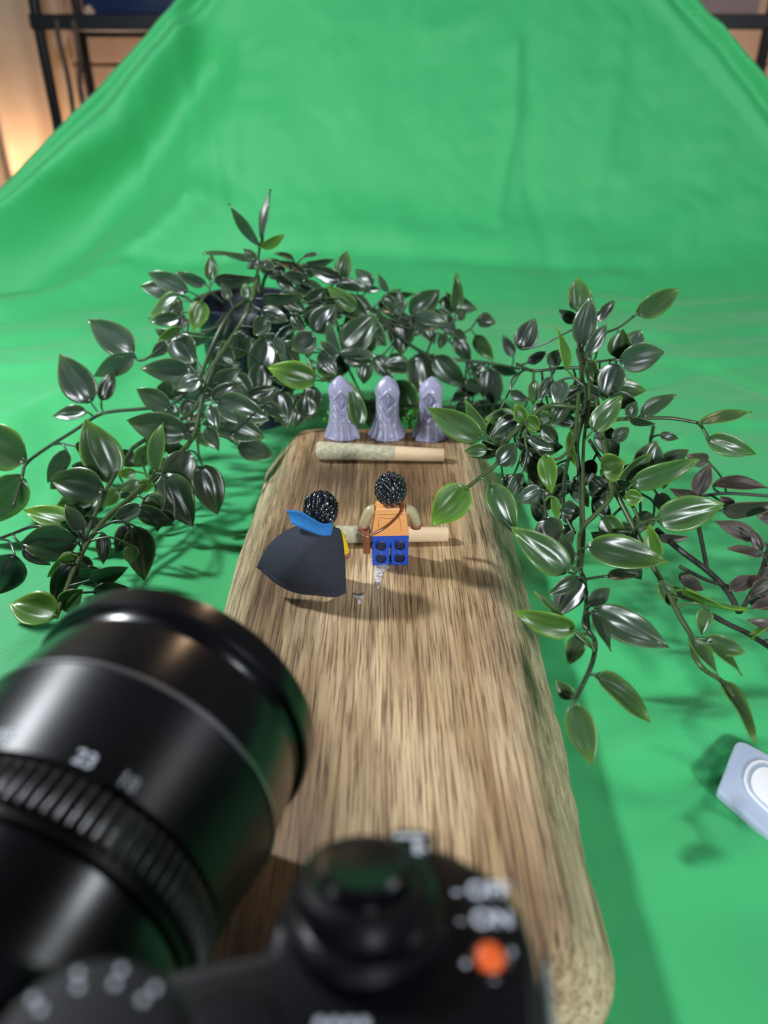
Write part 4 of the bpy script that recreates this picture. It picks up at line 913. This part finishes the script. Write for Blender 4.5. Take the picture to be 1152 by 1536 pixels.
# ---- bushy vine to the right of the board
c0 = PF(872, 700, 300)
vine = empty('bushy_vine', (c0.x, 290, 0), 'bushy glossy green vine to the right of the board, lime-edged leaves', 'plant')
stemsR = [
 ([(874, 500), (872, 560), (880, 600), (866, 660), (868, 700), (871, 740), (873, 800), (870, 850), (876, 870), (880, 905), (876, 935), (882, 945), (893, 965), (888, 995), (875, 1025), (861, 1052)], 1.15, .8, 'stem_d'),
 ([(880, 540), (884, 600), (876, 660), (874, 740), (876, 800), (872, 852)], .8, .7, 'stem_g', -3),
 ([(872, 614), (840, 608), (815, 612), (790, 630), (765, 655), (753, 670), (745, 695), (725, 712), (700, 732)], 1.3, .8, 'stem_g', -6),
 ([(895, 600), (905, 660), (915, 720), (916, 745), (895, 770), (872, 797), (868, 850), (860, 852)], 1.3, .9, 'stem_g', -4),
 ([(915, 722), (945, 780), (965, 820), (980, 850), (1000, 885), (1020, 925), (1037, 955), (1040, 980), (1055, 1003), (1083, 1022), (1100, 1045)], 1.2, .8, 'stem_g', -2),
 ([(872, 545), (900, 505), (930, 490), (957, 469)], .9, .6, 'stem_d'), ([(872, 545), (900, 542), (930, 538)], .8, .6, 'stem_d'), ([(872, 560), (866, 490), (872, 466)], .9, .6, 'stem_d'),
 ([(880, 640), (920, 630), (950, 628), (1000, 627), (1035, 632), (1050, 637), (1063, 658)], 1.1, .7, 'stem_g'),
 ([(868, 590), (864, 640), (858, 668), (842, 686), (826, 690)], 1.0, .7, 'stem_g', -8), ([(874, 552), (840, 552), (800, 556), (775, 545)], .9, .7, 'stem_d'),
 ([(790, 630), (788, 660), (790, 672)], .7, .5, 'stem_g', -6), ([(980, 640), (975, 665), (965, 712)], .9, .7, 'stem_d', 10),
 ([(940, 745), (952, 765), (958, 785), (945, 800)], .8, .6, 'stem_g', -4), ([(958, 785), (985, 778)], .7, .6, 'stem_g', -4), ([(816, 742), (819, 776)], .7, .5, 'stem_d'),
 ([(868, 640), (850, 700), (845, 760), (862, 800)], 1.0, .8, 'stem_d', 6), ([(884, 660), (930, 730), (960, 740)], .9, .7, 'stem_d', 2)]
leavesR = [(780, 524, 803, 476, 32, 's', 30), (792, 544, 821, 527, 15, 's', 20), (825, 549, 838, 524, 22, 's'), (852, 556, 838, 487, 11, 'y', -4), (868, 467, 867, 414, 34, 'g', 4),
 (873, 519, 886, 441, 34, 's', -4), (864, 483, 838, 464, 17, 'd', 4), (894, 481, 924, 449, 17, 's', 4), (880, 531, 912, 485, 20, 's', -5), (956, 470, 1023, 434, 34, 'g'),
 (927, 537, 934, 493, 32, 'g', 4), (945, 522, 962, 494, 26, 's', 8), (930, 540, 999, 529, 40, 's', -5), (925, 546, 904, 602, 38, 's'), (878, 540, 895, 574, 24, 'g', 4),
 (828, 566, 807, 601, 18, 's'), (842, 570, 835, 612, 26, 's', -3), (801, 570, 800, 609, 17, 'g'), (766, 588, 794, 602, 15, 's', 10), (889, 646, 934, 592, 32, 'g', -6),
 (942, 626, 954, 602, 19, 'd'), (962, 622, 1015, 589, 22, 'd'), (945, 630, 983, 637, 11, 'd'), (1050, 636, 1128, 614, 17, 'g'), (1061, 658, 1135, 682, 30, 'g'),
 (990, 652, 1019, 658, 13, 'd', 8), (965, 712, 985, 660, 42, 'd', 6), (984, 702, 1036, 674, 26, 'd', 8), (932, 718, 981, 680, 22, 'g', -2), (948, 726, 1052, 691, 32, 'g', -4),
 (902, 703, 938, 694, 42, 'y', -8), (938, 744, 966, 749, 24, 'y', -6), (985, 779, 1089, 756, 48, 'g', -4), (905, 775, 936, 816, 32, 'g'), (722, 658, 640, 611, 38, 'g', -6),
 (726, 650, 696, 600, 19, 'g', -6), (731, 673, 696, 677, 19, 'g', -6), (701, 731, 646, 788, 48, 'y', -6), (736, 726, 774, 802, 38, 'g', -6), (748, 696, 775, 664, 32, 'd', -4),
 (778, 629, 736, 656, 30, 's', 6), (785, 633, 774, 605, 20, 'y', -8), (790, 625, 809, 646, 22, 'y', -6), (818, 682, 827, 741, 26, 'y', -8), (792, 655, 831, 677, 17, 's', -2),
 (790, 672, 805, 720, 30, 'd'), (783, 710, 761, 751, 18, 'd', 4), (812, 734, 774, 753, 26, 's', 4), (819, 776, 836, 822, 40, 's'), (852, 858, 768, 790, 46, 'g', -6),
 (856, 848, 842, 799, 21, 'd', -2), (881, 820, 1006, 843, 46, 'g', -10), (910, 864, 961, 860, 16, 'd'), (872, 866, 832, 926, 42, 's'), (868, 866, 822, 893, 20, 'd', -6),
 (885, 908, 916, 880, 23, 'd'), (862, 945, 773, 921, 34, 'y', -6), (850, 938, 803, 885, 11, 'g', -6), (890, 916, 1007, 972, 46, 'd', -4), (888, 918, 919, 977, 17, 'd', -8),
 (870, 952, 853, 999, 26, 'g'), (896, 1012, 981, 1081, 32, 'g', -4), (861, 1056, 889, 1150, 40, 'g', -4), (858, 1048, 833, 1021, 22, 'g', 2), (985, 842, 973, 786, 24, 'y'),
 (1025, 885, 1118, 922, 11, 'y'), (988, 872, 1020, 917, 20, 'g', -4), (1060, 912, 1052, 951, 21, 'g'), (1035, 957, 1081, 1011, 17, 'g', -3), (1058, 958, 1121, 981, 27, 'g'),
 (1065, 966, 1119, 1011, 15, 'g'), (1084, 1022, 1139, 1113, 20, 'g'), (900, 640, 926, 692, 32, 'd', 10), (840, 700, 838, 762, 26, 'd', 8), (935, 830, 962, 872, 28, 'd', 10),
 (860, 720, 882, 762, 24, 'd', 6), (815, 640, 837, 667, 22, 'd', 6), (905, 730, 890, 777, 20, 'd', 4), (955, 790, 930, 832, 22, 'd', 6), (830, 745, 838, 780, 13, 'y'),
 (842, 765, 872, 770, 32, 'd', 6), (855, 648, 861, 702, 12, 'y', -4), (920, 660, 945, 640, 20, 'd', 6), (890, 690, 870, 735, 22, 'd', 8), (850, 600, 826, 640, 26, 'd', 10),
 (760, 690, 745, 660, 20, 'd', 10), (765, 640, 740, 615, 24, 'd', 20), (900, 560, 905, 600, 24, 'd', 12), (860, 580, 850, 625, 24, 'd', 10), (925, 800, 960, 812, 18, 'd', 4),
 (935, 700, 975, 735, 26, 'd', 10), (800, 700, 815, 745, 24, 'd', 10), (985, 740, 1010, 775, 22, 'd', 12), (890, 745, 920, 790, 18, 'd', 6), (1000, 885, 1060, 905, 12, 'd', 0), (845, 830, 860, 792, 14, 'd', 6)]
leavesR += filler([(800, 950, 590, 800, 8, 34), (740, 830, 600, 740, 12, 40), (900, 1010, 650, 830, 10, 34), (840, 930, 520, 620, 8, 30)], 40, random.Random(41), 'dddg')
grow(vine, stemsR, leavesR, FR, random.Random(11))

# ---- far right vine on the cloth, shade and warm light painted into its colours
c0 = PF(1100, 880, 258)
dim = empty('dim_vine', (c0.x, 270, 0), 'vine at the far right edge, coloured dark and brownish for shade and warm light', 'plant')
stemsD = [([(985, 795), (1020, 825), (1060, 855), (1090, 885), (1108, 918)], 1.5, 1.2, 'stem_b'), ([(1160, 800), (1145, 850), (1128, 888), (1110, 918)], 1.2, 1.0, 'stem_b'),
 ([(1045, 780), (1050, 800), (1060, 850)], 1.2, 1.0, 'stem_b'), ([(1020, 850), (1060, 870), (1095, 880)], .9, .8, 'stem_b'), ([(1060, 918), (1090, 935), (1125, 952), (1175, 985)], 1.2, 1.0, 'stem_b'),
 ([(1050, 745), (1090, 740), (1165, 745)], 1.0, .8, 'stem_b'), ([(1045, 742), (1046, 780)], 1.0, .8, 'stem_b')]
leavesD = [(1136, 808, 1072, 781, 22, 'b'), (1142, 832, 1092, 820, 13, 'b'), (1142, 826, 1128, 794, 15, 'b'), (1070, 728, 1158, 727, 18, 'b'), (1044, 742, 1066, 694, 24, 'b'), (1062, 692, 1030, 684, 22, 'b'),
 (1085, 766, 1170, 757, 22, 'b'), (1045, 746, 1004, 734, 15, 'b'), (1128, 890, 1168, 868, 28, 'b'), (1124, 894, 1160, 916, 18, 'b'), (1170, 946, 1122, 929, 17, 'b'), (1128, 955, 1152, 937, 8, 'y'),
 (1170, 778, 1136, 774, 22, 'b'), (988, 806, 1033, 808, 13, 'b'), (1020, 868, 1058, 885, 18, 'b'), (1095, 885, 1140, 862, 20, 'b'), (1100, 760, 1080, 745, 16, 'b'), (1170, 850, 1140, 872, 22, 'b'), (1160, 900, 1125, 912, 14, 'b')]
grow(dim, stemsD, leavesD, FD, random.Random(2))
